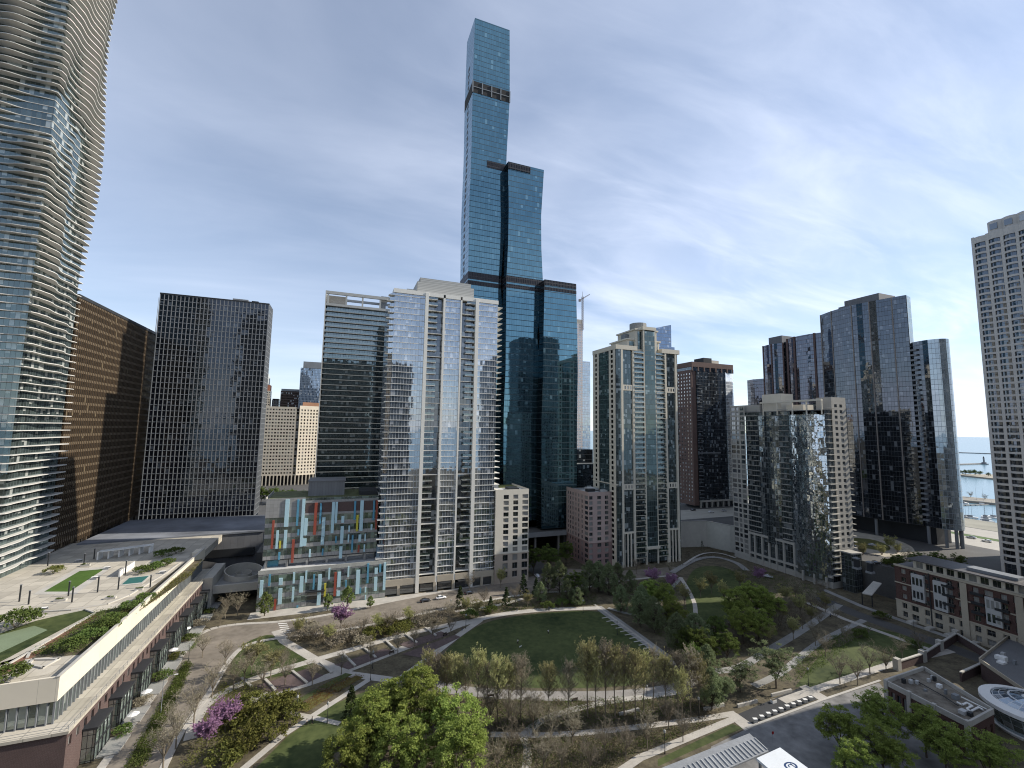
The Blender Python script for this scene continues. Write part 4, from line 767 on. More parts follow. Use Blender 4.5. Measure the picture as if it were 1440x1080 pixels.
box('roof_terrace', ROOFG, t, QX + .1, QX + 13.9, QN - 5.9, QN - .1, 20.2, 21.2); box('parapet', LIMEST, t, QX - .25, QX + .02, QS, QN + .15, 20.8, 21.6); box('string_course', LIMEST, t, QX - .3, QX - .01, QS, QN + .1, 14.0, 14.4); box('string_course', LIMEST, t, QX - .35, QX - .16, QS, QN + .2, 6.9, 7.4)
for y, za, zb in ((115.6, 9, 19.4), (108.4, 8, 19), (93.2, 8.5, 18), (78.3, 8.5, 18)):
    b_ = box('bay_window', BAYW, t, QX - 1.1, QX - .02, y - 2.1, y + 2.1, za, zb)
    for k in range(2):
        q = MB()
        for j in range(3): win_into(q, (QX - 1.14, y + 1.25 - 1.25 * j, za + 1.0 + (zb - za) / 2 * k), (0, -1), .95, 3.0, 0)
        q.build('bay_glazing', [PANE, BAYW], b_)
for y in (112, 85): box('downpipe', DARKM, t, QX - .45, QX - .36, y - .2, y + .2, 0, 21)
for y in (101.5, 86.6, 71): box('stone_pilaster', LIMEST, t, QX - .5, QX - .36, y - 1.0, y + 1.0, 0, 20.7)
for y in (106, 97.5, 91, 83, 75, 67):
    for z in (10.8, 14.15, 17.5): box('balcony', DARKM, t, QX - 1.2, QX - .4, y - 1.8, y + 1.8, z, z + .9)
box('roof_skylight', GREYM, t, QX + 4, QX + 9, 88, 102, 25, 26); box('roof_skylight', ROOFL, t, QX + 4, QX + 10, 66, 84, 25, 26)
for i, y in enumerate((118, 112, 106, 99)): box('stoop', CONC, t, QX - 4.5, QX - .5, y - 1.2, y + .6, 0, .9)
# ---- low building at lower right
RC = [gp(1243.5, 957, 8), gp(1362, 1017, 8), gp(1397, 998, 8), gp(1299, 938, 8)]
t = T('low_brick_school', 'low red brick building with a pale parapet and pipes on its stained brown roof', 'building', (*RC[0], 0))
q = MB(); wins = []; e1 = math.dist(RC[0], RC[1])
punched(q, wins, RC[0], RC[1], 0, 7.0, [(1.6, 2.5), (3.0, 3.9), (4.4, 5.3), (9.5, 11), (13.5, 15)], [(.8, 5.9)], .4); punched(q, wins, RC[1], RC[2], 0, 7.0, even(math.dist(RC[1], RC[2]), 4, .4), [(1, 5)], .4); q.wall(RC[2], RC[3], 0, 7); q.wall(RC[3], RC[0], 0, 7); q.build('brick_wall', BRICK, t); add_windows(t, wins, nm=1)
q = MB()
for i in range(4): a, b = RC[i], RC[(i + 1) % 4]; q.bar(a, b, 0, .12, 7.0, 8.3); q.bar(b, a, 0, .35, 7.3, 8.3)
q.build('parapet', CONC, t); q = MB(); q.poly([(x, y, 7.35) for x, y in RC]); q.build('roof', surf('stained roof', (.13, .105, .08), .5, .3, fine=.9, col2=(.17, .15, .12)), t)
def rp(u, v, z): a = [RC[0][i] + (RC[1][i] - RC[0][i]) * u for i in (0, 1)]; b = [RC[3][i] + (RC[2][i] - RC[3][i]) * u for i in (0, 1)]; return (a[0] + (b[0] - a[0]) * v, a[1] + (b[1] - a[1]) * v, z)
def pipe(name, pts, r, mat):
    q = MB()
    for a, b in zip(pts[:-1], pts[1:]): q.tube(rp(*a), rp(*b), r, r, 6)
    q.build(name, mat, t)
zz = 7.8; pipe('roof_pipe', [(.70, .55, zz), (.76, .55, zz), (.76, .72, zz), (.83, .72, zz), (.83, .5, zz), (.88, .5, zz), (.88, .8, zz), (.94, .8, zz)], .22, WHITE); pipe('roof_pipe', [(.66, .8, zz), (.95, .9, zz)], .15, WHITE); pipe('roof_pipe', [(.1, .5, zz), (.55, .5, zz), (.75, .45, zz)], .12, DARKM)
random.seed(5)
for i in range(13): u, v = random.uniform(.1, .95), random.uniform(.12, .88); p = rp(u, v, 7.35); w = random.uniform(.3, .9); q = MB(); q.box(p[0] - w, p[0] + w, p[1] - w * .7, p[1] + w * .7, 7.35, 7.35 + random.uniform(.4, 1.2)); q.build('roof_unit', random.choice([GREYM, ROOFL, WHITE, DARKM]), t)
for u in (0.02, .32, .62, .98): p = rp(u, 0, 0); q = MB(); q.box(p[0] - .5, p[0] + .5, p[1] - .5, p[1] + .3, 0, 8.5); q.build('pilaster', CONC, t)
# walled yards and annex beside it
t = T('courtyard_wall', 'pale capped brick wall around the dark yards between the low brick building and the street', 'wall', (*gp(1310, 930), 0)); q = MB(); q2 = MB()
for a, b in (((1262, 942), (1298, 930)), ((1298, 930), (1345, 900)), ((1345, 900), (1420, 946)), ((1350, 958), (1400, 935)), ((1400, 935), (1440, 905))): A_, B_ = gp(*a), gp(*b); q.bar(A_, B_, 0, .5, 0, 2.6); q2.bar(A_, B_, 0, .7, 2.6, 2.95)
q.build('brickwork', BRICKP, t); q2.build('coping', CONC, t)
for a in ((1262, 942), (1298, 930), (1345, 900), (1322, 915)): p = gp(*a); box('gate_pier', CONC, t, p[0] - .9, p[0] + .9, p[1] - .8, p[1] + .8, 0, 3.6)
ANX = [gp(1378, 926, 6), gp(1450, 975, 6), gp(1500, 940, 6), gp(1420, 893, 6)]
t = T('dark_annex', 'flat roofed dark brick annex between the low brick building and the brick terrace', 'building', (*ANX[0], 0)); q = MB(); q.prism(ANX, 0, 5.2, False); q.build('wall', BRICKP, t); q = MB(); q.poly([(*p, 5.2) for p in ANX]); q.build('roof', ROOFG, t)
q = MB()
for i in range(4): q.bar(ANX[i], ANX[(i + 1) % 4], 0, .3, 5.0, 6.1)
q.build('parapet', LIMEST, t)
ac = [sum(p[i] for p in ANX) / 4 for i in (0, 1)]
for i in range(9): u, v = random.uniform(-6, 6), random.uniform(-5, 5); w = random.uniform(.5, 1.3); box('roof_unit', random.choice([GREYM, ROOFL, WHITE, CONCD]), t, ac[0] + u - w, ac[0] + u + w, ac[1] + v - w * .7, ac[1] + v + w * .7, 5.2, 5.2 + random.uniform(.5, 1.4))
# ---- glass rotunda with white rims at the right edge
c = gp(1452, 990, 7); t = T('glass_rotunda', 'round glass pavilion with curved white rims at the right edge', 'pavilion', (c[0], c[1], 0)); rr_ = 9.2
q = MB(); q.lathe((c[0], c[1], 0), [(rr_ * .80, .6), (rr_, 5.6)], 40, False); q.build('glass_wall', curtain('rotunda glass', .04, 1.6, .004, .12, (.3, .32, .33), (.7, .8, .85), (.06, .08, .09), .4), t)
q = MB(); q.lathe((c[0], c[1], 0), [(rr_ * .78, 0), (rr_ * .84, .1), (rr_ * .88, .8), (rr_ * .80, .9)], 40, False); q.build('lower_rim', WHITE, t)
q = MB(); q.lathe((c[0], c[1], 0), [(rr_, 5.6), (rr_ * 1.07, 5.7), (rr_ * 1.07, 6.6), (rr_ * .82, 7.1), (rr_ * .82, 6.6)], 40, False); q.build('upper_rim', WHITE, t)
q = MB(); q.lathe((c[0], c[1], 0), [(rr_ * .82, 6.9), (rr_ * .55, 7.9), (rr_ * .2, 8.4)], 20, True); dome = q.build('glass_roof', curtain('roof glass', .05, .5, .006, .06, (.55, .56, .56), (.6, .7, .78), (.08, .09, .1), .35), t)
# ---- striped canopy and white roof panel at the bottom
t = T('striped_canopy', 'long grey ribbed metal canopy roof at the bottom edge beside the white panel', 'canopy', (*gp(1000, 1070, 7), 0))
A_ = [gp(1054, 1031, 7), gp(1081, 1056, 7)]; dx = (gp(940, 1076, 7)[0] - A_[0][0], gp(940, 1076, 7)[1] - A_[0][1]); far_ = [(p[0] + dx[0] * 1.6, p[1] + dx[1] * 1.6) for p in A_]
q = MB(); q.prism([far_[1], A_[1], A_[0], far_[0]], 6.7, 7.0); q.build('roof', surf('canopy metal', (.24, .25, .26), .2, .5, rough=.5), t); q = MB()
for i in range(34): k = i / 33 * 1.6; a = (A_[0][0] + dx[0] * k, A_[0][1] + dx[1] * k); b = (A_[1][0] + dx[0] * k, A_[1][1] + dx[1] * k); e = [a[j] + (b[j] - a[j]) * .3 for j in (0, 1)]; f_ = [a[j] + (b[j] - a[j]) * .96 for j in (0, 1)]; q.bar(e, f_, 0, .16, 7.0, 7.2)
q.build('seam', surf('canopy seams', (.42, .43, .43), .2), t)
for k in (.1, .6, 1.1): p = (A_[1][0] + dx[0] * k, A_[1][1] + dx[1] * k); box('post', GREYM, t, p[0] - .15, p[0] + .15, p[1] + .1, p[1] + .4, 0, 6.7)
SP = [gp(1064, 1066, 8), gp(1097, 1051, 8), gp(1139, 1082, 8), gp(1105, 1102, 8)]; ctr = [sum(p[i] for p in SP) / 4 for i in (0, 1)]
t = T('white_roof_panel', 'white flat roof panel carrying a dark blue ring emblem at the bottom edge', 'roof sign', (*ctr, 0)); q = MB(); q.prism([SP[0], SP[3], SP[2], SP[1]], 7.5, 8.0, True, True); q.build('panel', surf('white panel', (.62, .65, .67), .06), t)
for i in range(4): p = [SP[i][j] * .9 + ctr[j] * .1 for j in (0, 1)]; box('post', GREYM, t, p[0] - .12, p[0] + .12, p[1] - .12, p[1] + .12, 0, 7.5)
lc = gp(1112, 1077, 8.02); q = MB()
for i in range(40):
    t0, t1 = 2 * math.pi * i / 40, 2 * math.pi * (i + 1) / 40; P_ = lambda r, th: (lc[0] + r * math.cos(th), lc[1] + r * .72 * math.sin(th), 8.012)
    if not 24 <= i <= 25: q.poly([P_(1.0, t0), P_(1.45, t0), P_(1.45, t1), P_(1.0, t1)])
    if i < 24: q.poly([P_(.35, t0), P_(.62, t0), P_(.62, t1), P_(.35, t1)])
q.poly([(lc[0] + .4, lc[1] - .6, 8.012), (lc[0] + .65, lc[1] - .6, 8.012), (lc[0] + .65, lc[1] + .5, 8.012), (lc[0] + .4, lc[1] + .5, 8.012)]); q.build('emblem', surf('navy paint', (.02, .05, .13), .05), t)
# ---- school with coloured fins
t = T('coloured_fin_school', 'grey school building with light blue, red and yellow vertical fins on its front', 'school', (-4, 218, 0))
UY, LY = 219.0, 213.0; ACG = curtain('school window bands', 1.5, 4.55, .1, .08, (.13, .13, .13), (.55, .66, .63), (.075, .095, .088), .32, .008, .38, (.31, .305, .295), .35, (.19, .25, .22), v0=.3)
q = MB(); q.prism([(-28.9, UY), (17.4, UY), (17.4, UY + 24), (-28.9, UY + 24)], 18.7, 44.0); q.build('upper_block', ACG, t)
GP = panel_mat('grey school panels', (.28, .275, .265), 1.5, 1.5, .05); box('top_panel', GP, t, -28.95, -13.6, UY - .12, UY - .002, 36.2, 44.4); box('recess', BRICKP, t, -13.4, 16.8, UY - .06, UY - .002, 37.6, 42.6)
for z in (41.9, 36.6, 32.0): box('spandrel', GP, t, -13.6, 17.45, UY - .13, UY - .07, z, z + .9)
q = MB(); q.prism([(-29.2, LY), (21.6, LY), (21.6, UY + 20), (-29.2, UY + 20)], 0, 15.0); q.build('lower_block', ACG, t); box('terrace_floor', ROOFL, t, -29.1, 21.5, LY + .1, UY + 19, 15, 15.2)
q = MB(); q.box(-29.3, 21.7, LY - .12, LY + .2, 14.6, 16.2); q.build('parapet', surf('terrace rail', (.36, .36, .33)), t); box('set_back_glazing', PANE, t, -27, 17, UY + 3, UY + 18, 15.2, 18.7); box('soffit', DARKM, t, -28.9, 17.4, UY, UY + 24, 18.4, 18.69); box('blue_panel', surf('sky blue panel', (.13, .33, .42)), t, -27.2, -23, UY + 2.6, UY + 2.95, 15.2, 18.4); box('blue_panel', surf('pale glass panel', (.22, .30, .36)), t, 17.5, 21.6, UY - 2, UY + 10, 15.2, 21)
for x in (-28, -20, -12, -4, 4, 12): box('column', CONCD, t, x, x + .9, UY + .3, UY + 1.2, 15.2, 18.4)
box('roof', surf('school roof', (.10, .11, .05), .4, .3), t, -28.4, 16.9, UY + .5, UY + 23.5, 44.0, 44.2); box('penthouse', panel_mat('penthouse cladding', (.17, .172, .175), 1.2, 30, .06), t, -13, 2.4, UY + 5, UY + 20, 44.2, 50.5); box('roof_screen', DARKM, t, 9, 17, UY + 2, UY + 16, 44.2, 46); box('penthouse_roof', ROOFG, t, -13.3, 2.8, UY + 4.7, UY + 20.3, 50.5, 50.9)
q = MB()
for x in (-29, 17.5): q.box(x - .2, x + .1, UY - .13, UY + 23, 44, 44.9)
q.build('roof_parapet', CONC, t)
COL = {'l': surf('pale blue fin', (.42, .60, .66), .04), 'b': surf('blue fin', (.10, .28, .40), .05), 'r': surf('red fin', (.30, .075, .05), .05), 'y': surf('yellow fin', (.52, .47, .06), .05)}
up = "l290-318:108-292 l283-303:315-437 l400-420:105-425 l420-443:235-350 l412-436:372-422 l540-562:228-358 l533-555:362-412 l605-625:125-335 l630-646:125-268 l672-692:220-265 l665-687:288-405 l657-678:425-505 l797-820:115-320 l788-806:345-392 l230-246:318-440 l720-730:285-325 l715-725:345-398 l870-882:275-315 l828-838:340-388 l822-832:412-460 l453-465:445-497 b370-384:108-285 b525-538:135-272 b757-770:118-245 b885-897:115-248 b375-388:310-350 b245-258:465-515 b540-551:440-485 b630-641:355-402 b740-752:350-465 r487-506:130-345 r200-215:250-440 r335-352:378-535 r903-916:112-310 r782-794:415-465 y772-786:212-322 y252-264:388-438"
lo = "l120-142:655-770 l250-275:640-685 l245-270:710-815 l345-358:600-675 l338-352:700-800 l390-415:628-735 l428-440:590-668 l510-535:615-845 l584-596:572-648 l645-668:598-700 l640-662:725-760 l714-725:562-632 l770-796:585-745 l897-918:570-612 l893-914:632-725 l955-972:535-718 l830-840:700-735 l830-838:755-805 b180-193:615-692 b480-492:615-715 b845-858:540-672 b928-941:545-600 b795-806:705-742 b698-709:655-700 b368-380:825-870 r622-638:600-760 r215-230:780-895 y555-568:675-765"
for txt, Y_ in ((up, UY), (lo, LY)):
    for w in txt.split():
        k = w[0]; xs, ys = w[1:].split(':'); xa, xb = map(float, xs.split('-')); ya, yb = map(float, ys.split('-'))
        xm = (xa + xb) / 2; hw = (xb - xa) / 2; p0 = aY(340 + (xm - hw) / 4.8, 680 + (ya + yb) / 9.6, Y_ - .5); p1 = aY(340 + (xm + hw) / 4.8, 680 + (ya + yb) / 9.6, Y_ - .5)
        zt = aY(340 + xm / 4.8, 680 + ya / 4.8, Y_ - .5)[1]; zb = aY(340 + xm / 4.8, 680 + yb / 4.8, Y_ - .5)[1]
        box('fin', COL[k], t, p0[0], p1[0], Y_ - .5, Y_ - .14, max(.1, zb), zt)
box('entrance', PANE, t, -10.5, -4, LY - .05, LY - .004, .2, 6.5); box('entrance_canopy', DARKM, t, -11, -3.5, LY - 1.6, LY - .13, 5.9, 6.3)
# ---- spiral ramp beside it
t = T('spiral_ramp', 'pale concrete spiral car ramp in a square concrete frame left of the coloured school', 'ramp', (-41, 235, 0)); SC = surf('ramp concrete', (.42, .40, .355), .15, .15)
box('front_beam', SC, t, -47.5, -29.6, 226, 227, 4.8, 8.0); box('side_wall', SC, t, -51.5, -47.5, 224, 246, 0, 12); box('deck', CONCD, t, -47.5, -29.6, 227, 250, 6.8, 7.4); box('dark_bay', DARKM, t, -47.4, -30, 236, 237, 0, 6.8)
for (rad, h0, h1, a0_, a1_) in ((7.6, 7.4, 11.6, 20, 380), (3.2, 7.4, 9.6, 120, 470)):
    q = MB(); N_ = 40; P_ = []
    for i in range(N_ + 1): a = R(a0_ + (a1_ - a0_) * i / N_); P_.append((-38.6 + rad * math.cos(a), 238.4 + rad * math.sin(a), 9.0 + (h1 - 9.0) * (0.5 + .5 * math.sin(a - .6))))
    for A_, B_ in zip(P_[:-1], P_[1:]):
        for k, (r0, r1) in enumerate(((1, 1), (.95, .95))):
            f = lambda p, r: (-38.6 + (p[0] + 38.6) * r, 238.4 + (p[1] - 238.4) * r)
            q.wall(f(A_, r0), f(B_, r0), 7.4, A_[2], 0, 7.4, B_[2])
        q.poly([(*A_[:2], A_[2]), (*B_[:2], B_[2]), (-38.6 + (B_[0] + 38.6) * .95, 238.4 + (B_[1] - 238.4) * .95, B_[2]), (-38.6 + (A_[0] + 38.6) * .95, 238.4 + (A_[1] - 238.4) * .95, A_[2])])
    q.build('ramp_wall', SC, t)
# ---- podium with roof terrace on the left
t = T('podium_building', 'long low building with bright cream parapet, glass bays and a planted roof terrace', 'building', (-70, 190, 0)); PXE, PYS, PYN, PZ = -54.5, 129.8, 239.5, 21.0
CRW = panel_mat('cream precast wall', (.66, .60, .49), 9, 30, .05, var=.05); box('parapet_wall', CRW, t, PXE - .5, PXE, PYS, PYN, 16.0, PZ); box('parapet_wall', CRW, t, -130, PXE - .5, PYS, PYS + .5, 16.0, PZ); box('parapet_cap', CONC, t, PXE - .65, PXE + .12, PYS - .1, PYN, PZ, PZ + .15)
LGZ = curtain('clerestory glass', 1.6, 4.6, .22, .3, (.10, .105, .11), (.62, .70, .68), (.10, .12, .11), .35, .01, blind=.3, bcol=(.3, .33, .3), v0=11.2)
q = MB(); q.wall((PXE - .8, PYS + .6), (PXE - .8, PYN), 11.2, 16); q.wall((-130, PYS + .6), (PXE - .8, PYS + .6), 11.2, 16); q.build('clerestory', LGZ, t); q = MB()
for i in range(67): y = PYS + .6 + i * 1.64; q.box(PXE - .8, PXE - .45, y - .1, y + .1, 11.2, 16)
for i in range(46): x = -130 + i * 1.64; q.box(x - .1, x + .1, PYS + .2, PYS + .6, 11.2, 16)
q.build('mullion', GREYM, t); box('ledge', TERR, t, -130, -50.6, PYS - 3.4, PYN + 2, 10.6, 11.2)
q = MB()
for k in range(2):
    q.tube((-50.8, PYS - 3.2, 11.7 + .5 * k), (-50.8, PYN, 11.7 + .5 * k), .04, .04, 4); q.tube((-120, PYS - 3.2, 11.7 + .5 * k), (-50.8, PYS - 3.2, 11.7 + .5 * k), .04, .04, 4)
for i in range(50): y = PYS - 3.2 + i * 2.3; q.tube((-50.8, y, 11.2), (-50.8, y, 12.3), .04, .04, 4)
q.build('railing', GREYM, t)
q = MB(); wins = []; BZ = -3.0; cols = [(i * 3.1 + .8, i * 3.1 + 2.1) for i in range(36)]
punched(q, wins, (-51.0, PYS - 3.0), (-51.0, PYN + 1.6), 0, 10.6, cols, [(7.4, 9.4)], .35); q.wall((-130, PYS - 3.0), (-51.0, PYS - 3.0), 0, 10.6); q.build('brick_wall', BRICKP, t); add_windows(t, wins, nm=0)
BAYG = curtain('bay glass green', .95, 2.7, .12, .16, (.03, .03, .032), (.75, .85, .82), (.16, .20, .18), .42, .01, blind=.25, bcol=(.4, .45, .42), v0=.4)
for i, y in enumerate((133.5, 145.5, 158, 171, 184, 197, 209, 221)):
    b_ = box('glass_bay', BAYG, t, -51.0, -48.6, y, y + 7.2, .2, 7.0); box('bay_roof', DARKM, b_, -51.3, -48.2, y - .3, y + 7.5, 7.0, 7.5); q = MB()
    for k in range(5): yy = y + 1.8 * k; q.box(-48.6, -48.42, yy - .09, yy + .09, .2, 7)
    q.box(-48.6, -48.45, y, y + 7.2, 3.4, 3.8); q.build('bay_mullion', DARKM, b_); box('patio', CONCD, t, -48.5, -44.5, y + 1, y + 8, 0, .35)
for y in (131.8, 127.6): q = MB(); q.poly([(-62 - (131.8 - y), y - 4, 0), (-60.5, y - 3, 0), (-60.5, y - 3, 8), (-62 - (131.8 - y), y - 3, 8)]); 
box('roof_terrace', TERR, t, -131, PXE - .5, PYS + .5, 272, 16.2, 19.5); box('stair_head', CRW, t, -57.5, -55.1, 232, 238, 19.5, 21.0)
TZ = 19.52
def tsheet(name, px, dz, mat, h=0): q = MB(); P_ = [gp(a, b, TZ) for a, b in px]; (q.prism(P_, TZ - .05, TZ + h) if h else q.poly([(*p, TZ + dz) for p in P_])); return struct(q.build(name, mat))
tsheet('terrace_lawn_border', [(46, 836), (108, 799), (158, 797), (106, 836)], .004, CONC); tsheet('terrace_lawn', [(62, 832), (112, 803), (147, 800), (98, 832)], .012, GRASSB)
t = T('terrace_pool', 'small teal covered pool sunk in the roof terrace paving', 'pool', (*gp(190, 817, TZ), TZ)); q = MB(); q.prism([gp(a, b, TZ) for a, b in ((168, 824), (181, 812), (213, 809), (200, 821))], TZ, TZ + .12); q.build('coping', CONC, t); q = MB(); q.poly([(*gp(a, b, TZ), TZ + .13) for a, b in ((171, 822.5), (182, 813), (209.5, 810.3), (199, 819.5))]); q.build('pool_cover', surf('teal cover', (.03, .12, .11), .1), t)
tsheet('terrace_bed', [(-40, 945), (0, 936), (60, 905), (133, 861), (178, 852), (205, 832), (262, 790), (285, 786), (265, 812), (165, 880), (112, 921), (36, 926)], .004, MULCH)
tsheet('terrace_turf', [(-40, 960), (0, 931), (133, 861), (119, 857), (50, 873), (-40, 905)], .010, GRASS); tsheet('tennis_court', [(-60, 940), (0, 918), (67, 886), (48, 880), (0, 893), (-60, 912)], .018, surf('court green', (.17, .21, .13), .12)); tsheet('brown_track', [(-40, 975), (0, 940), (60, 905), (133, 864), (137, 867), (75, 906), (10, 948)], .016, surf('cinder track', (.17, .09, .06), .15))
tsheet('terrace_paving', [(-20, 955), (20, 947), (36, 927), (110, 921), (98, 936), (30, 962), (-20, 975)], .02, TERR)
q = MB()
for px in ([(-30, 962), (0, 941), (75, 897), (132, 863), (118, 858), (50, 872)], [(36, 926), (40, 918), (62, 910)], [(40, 862), (100, 858), (150, 850), (180, 838), (230, 808), (252, 792)], [(38, 936), (45, 928), (85, 927), (60, 941), (38, 936)]):
    P_ = [gp(a, b, TZ) for a, b in px]
    for a, b in zip(P_[:-1], P_[1:]): q.bar(a, b, 0, .5, TZ, TZ + .35)
struct(q.build('terrace_kerb', CONC))
t = T('terrace_pergola', 'row of white arched pergola frames at the far end of the roof terrace', 'pergola', (*gp(175, 780, TZ), TZ))
A_, B_ = gp(140, 786, TZ), gp(212, 776, TZ)
for i in range(6): p = [A_[j] + (B_[j] - A_[j]) * i / 5 for j in (0, 1)]; q = MB(); q.box(p[0] - .25, p[0] + .25, p[1] - 2, p[1] + 2, TZ, TZ + 3.2); q.build('frame', WHITE, t)
q = MB(); q.bar(A_, B_, 0, 3.0, TZ + 3.2, TZ + 3.5); q.build('roof', surf('pergola canvas', (.6, .6, .57)), t)
# ================================================================ trees
rng = random.Random(11)
LG_ = leaf_mat('fresh green leaves', (.165, .22, .045), (.285, .335, .095)); LP_ = leaf_mat('grey green leaves', (.14, .175, .09), (.23, .27, .14)); LB_ = leaf_mat('yellow buds', (.26, .255, .105), (.42, .40, .20), .3)
LT_ = leaf_mat('bare tan twig tips', (.21, .185, .135), (.32, .285, .21), .2); LR_ = leaf_mat('pink blossom', (.37, .20, .34), (.52, .33, .47), .3); LC_ = leaf_mat('dark needles', (.028, .042, .02), (.055, .075, .032), .1)
LO_ = leaf_mat('olive shrub leaves', (.10, .105, .03), (.17, .17, .05)); LD_ = leaf_mat('dull green leaves', (.08, .12, .033), (.14, .18, .055))
def leafquad(q, p, s, flat=.5):
    n_ = Vector((rng.gauss(0, 1), rng.gauss(0, 1), rng.gauss(0, 1) + flat * 2)).normalized(); a = n_.orthogonal().normalized(); b = n_.cross(a); th = rng.uniform(0, 6.28)
    a, b = a * math.cos(th) + b * math.sin(th), b * math.cos(th) - a * math.sin(th); s1 = s * rng.uniform(.6, 1.3)
    q.poly([p - a * s1, p - b * s1 * .55, p + a * s1, p + b * s1 * .55], [(0, 0), (1, 0), (1, 1), (0, 1)])
def clump(q, c, r, n_, s, flat=.6, zs=.55):
    for _ in range(n_):
        d = Vector((rng.gauss(0, 1), rng.gauss(0, 1), rng.gauss(0, 1))).normalized() * (r * rng.random() ** .45); d.z *= zs; leafquad(q, c + d, s, flat)
def limb(q, a, b, r0, r1, sag=0.0, n_=5, seg=3):
    p = a
    for i in range(1, seg + 1):
        t_ = i / seg; e = a.lerp(b, t_) + Vector((rng.uniform(-1, 1), rng.uniform(-1, 1), 0)) * ((b - a).length * .05 * (i < seg)); e.z += sag * math.sin(math.pi * t_) * (b - a).length
        q.tube(p, e, r0 + (r1 - r0) * (i - 1) / seg, r0 + (r1 - r0) * t_, n_); p = e
    return p
def mk_green(h=15, r=7, nc=150, per=85, s=.24, trunk_r=.32, leaf=None):
    tq, cq = MB(), MB(); fork = h * .24; tq.tube((0, 0, -.2), (0, 0, fork), trunk_r, trunk_r * .75, 7)
    lobes = [(Vector((math.cos(a) * r * .55 * rng.uniform(.6, 1.15), math.sin(a) * r * .55 * rng.uniform(.6, 1.15), h * rng.uniform(.48, .78))), r * rng.uniform(.34, .52)) for a in [i * 6.28 / 7 + rng.uniform(-.3, .3) for i in range(7)]] + [(Vector((0, 0, h * .82)), r * .45)]
    for c, _ in lobes: limb(tq, Vector((0, 0, fork * rng.uniform(.8, 1.2))), c, trunk_r * .5, .05, .05)
    for _ in range(nc):
        c, lr = rng.choice(lobes); d = Vector((rng.gauss(0, 1), rng.gauss(0, 1), rng.gauss(.25, .9))).normalized() * lr * rng.uniform(.7, 1.3); p = c + d
        limb(tq, c, p, .05, .015, 0, 3, 1); clump(cq, p, r * rng.uniform(.12, .21), per, s, .8, .5)
    return tq, cq
def mk_cone(h=12, r=3.5, nc=130, per=55, s=.20, base=.14, pw=.85):
    tq, cq = MB(), MB(); tq.tube((0, 0, -.2), (0, 0, h * .9), .2, .03, 6)
    for _ in range(nc):
        u = rng.random() ** .9; z = h * (base + (1 - base) * u); rad = r * (math.sin(math.pi * min(1, .18 + .82 * u)) ** pw) * rng.uniform(.55, 1.12); a = rng.uniform(0, 6.28); p = Vector((math.cos(a) * rad, math.sin(a) * rad, z))
        limb(tq, Vector((0, 0, max(.6, z - rad * .9))), p, .05, .012, 0, 3, 1); clump(cq, p, r * rng.uniform(.16, .30), per, s, .2, 1.0)
    return tq, cq
def mk_twig(h=16, r=4.0, clear=.38, nb=150, buds=22, s=.15, spread=1.0, tipsz=.04):
    tq, cq = MB(), MB(); n0 = 6; pts = [Vector((rng.uniform(-.15, .15), rng.uniform(-.15, .15), h * .93 * i / n0)) for i in range(n0 + 1)]; pts[0] = Vector((0, 0, -.2))
    for i in range(n0): tq.tube(pts[i], pts[i + 1], .20 * (1 - i / (n0 + .6)), .20 * (1 - (i + 1) / (n0 + .6)), 6)
    for k in range(nb):
        u = rng.random() ** .8; z = h * (clear + (1 - clear) * u * .94); L_ = r * (1.15 - .75 * u) * rng.uniform(.6, 1.15) * spread; a = rng.uniform(0, 6.28); st = Vector((0, 0, z)); e = st + Vector((math.cos(a) * L_, math.sin(a) * L_, L_ * rng.uniform(.7, 1.5)))
        limb(tq, st, e, .045, .012, -.04, 3, 2)
        for j in range(5):
            f = st.lerp(e, rng.uniform(.3, 1)); g = f + Vector((rng.uniform(-.5, .5), rng.uniform(-.5, .5), rng.uniform(.3, 1.1))) * (L_ * .38); cq.tube(f, g, .022, .010, 3)
            for _ in range(buds // 4): leafquad(cq, f.lerp(g, rng.uniform(.1, 1.1)) + Vector((rng.uniform(-.2, .2),) * 3), s, .1)
    return tq, cq
def mk_bare(h=8, r=3.4, nb=9, buds=1, s=.09, leaf_on=1.0):
    tq, cq = MB(), MB(); fork = h * rng.uniform(.2, .3); tq.tube((0, 0, -.2), (0, 0, fork), .15, .12, 6)
    for k in range(nb):
        a = k * 6.28 / nb + rng.uniform(-.3, .3); e = Vector((math.cos(a) * r * rng.uniform(.3, .9), math.sin(a) * r * rng.uniform(.3, .9), h * rng.uniform(.65, 1))); limb(tq, Vector((0, 0, fork)), e, .08, .02, .06, 4, 3)
        for j in range(9):
            f = Vector((0, 0, fork)).lerp(e, rng.uniform(.35, 1)); g = f + Vector((rng.uniform(-1, 1), rng.uniform(-1, 1), rng.uniform(.1, 1))) * (r * .4); tq.tube(f, g, .03, .014, 3)
            for _ in range(8):
                f2 = f.lerp(g, rng.uniform(.2, 1)); g2 = f2 + Vector((rng.uniform(-1, 1), rng.uniform(-1, 1), rng.uniform(-.1, 1))) * (r * .2); cq.tube(f2, g2, .019, .009, 3)
                for _ in range(int(buds * leaf_on)): leafquad(cq, f2.lerp(g2, rng.uniform(.2, 1.15)), s, .1)
    return tq, cq
def mk_conifer(h=7, r=1.9):
    tq, cq = MB(), MB(); tq.tube((0, 0, -.2), (0, 0, h * .95), .14, .02, 5)
    for _ in range(120):
        u = rng.random(); z = h * (.06 + .94 * u); rad = r * (1 - u) * rng.uniform(.6, 1.1) + .05; a = rng.uniform(0, 6.28); p = Vector((math.cos(a) * rad, math.sin(a) * rad, z)); clump(cq, p, .42, 14, .2, .2, .5)
    return tq, cq
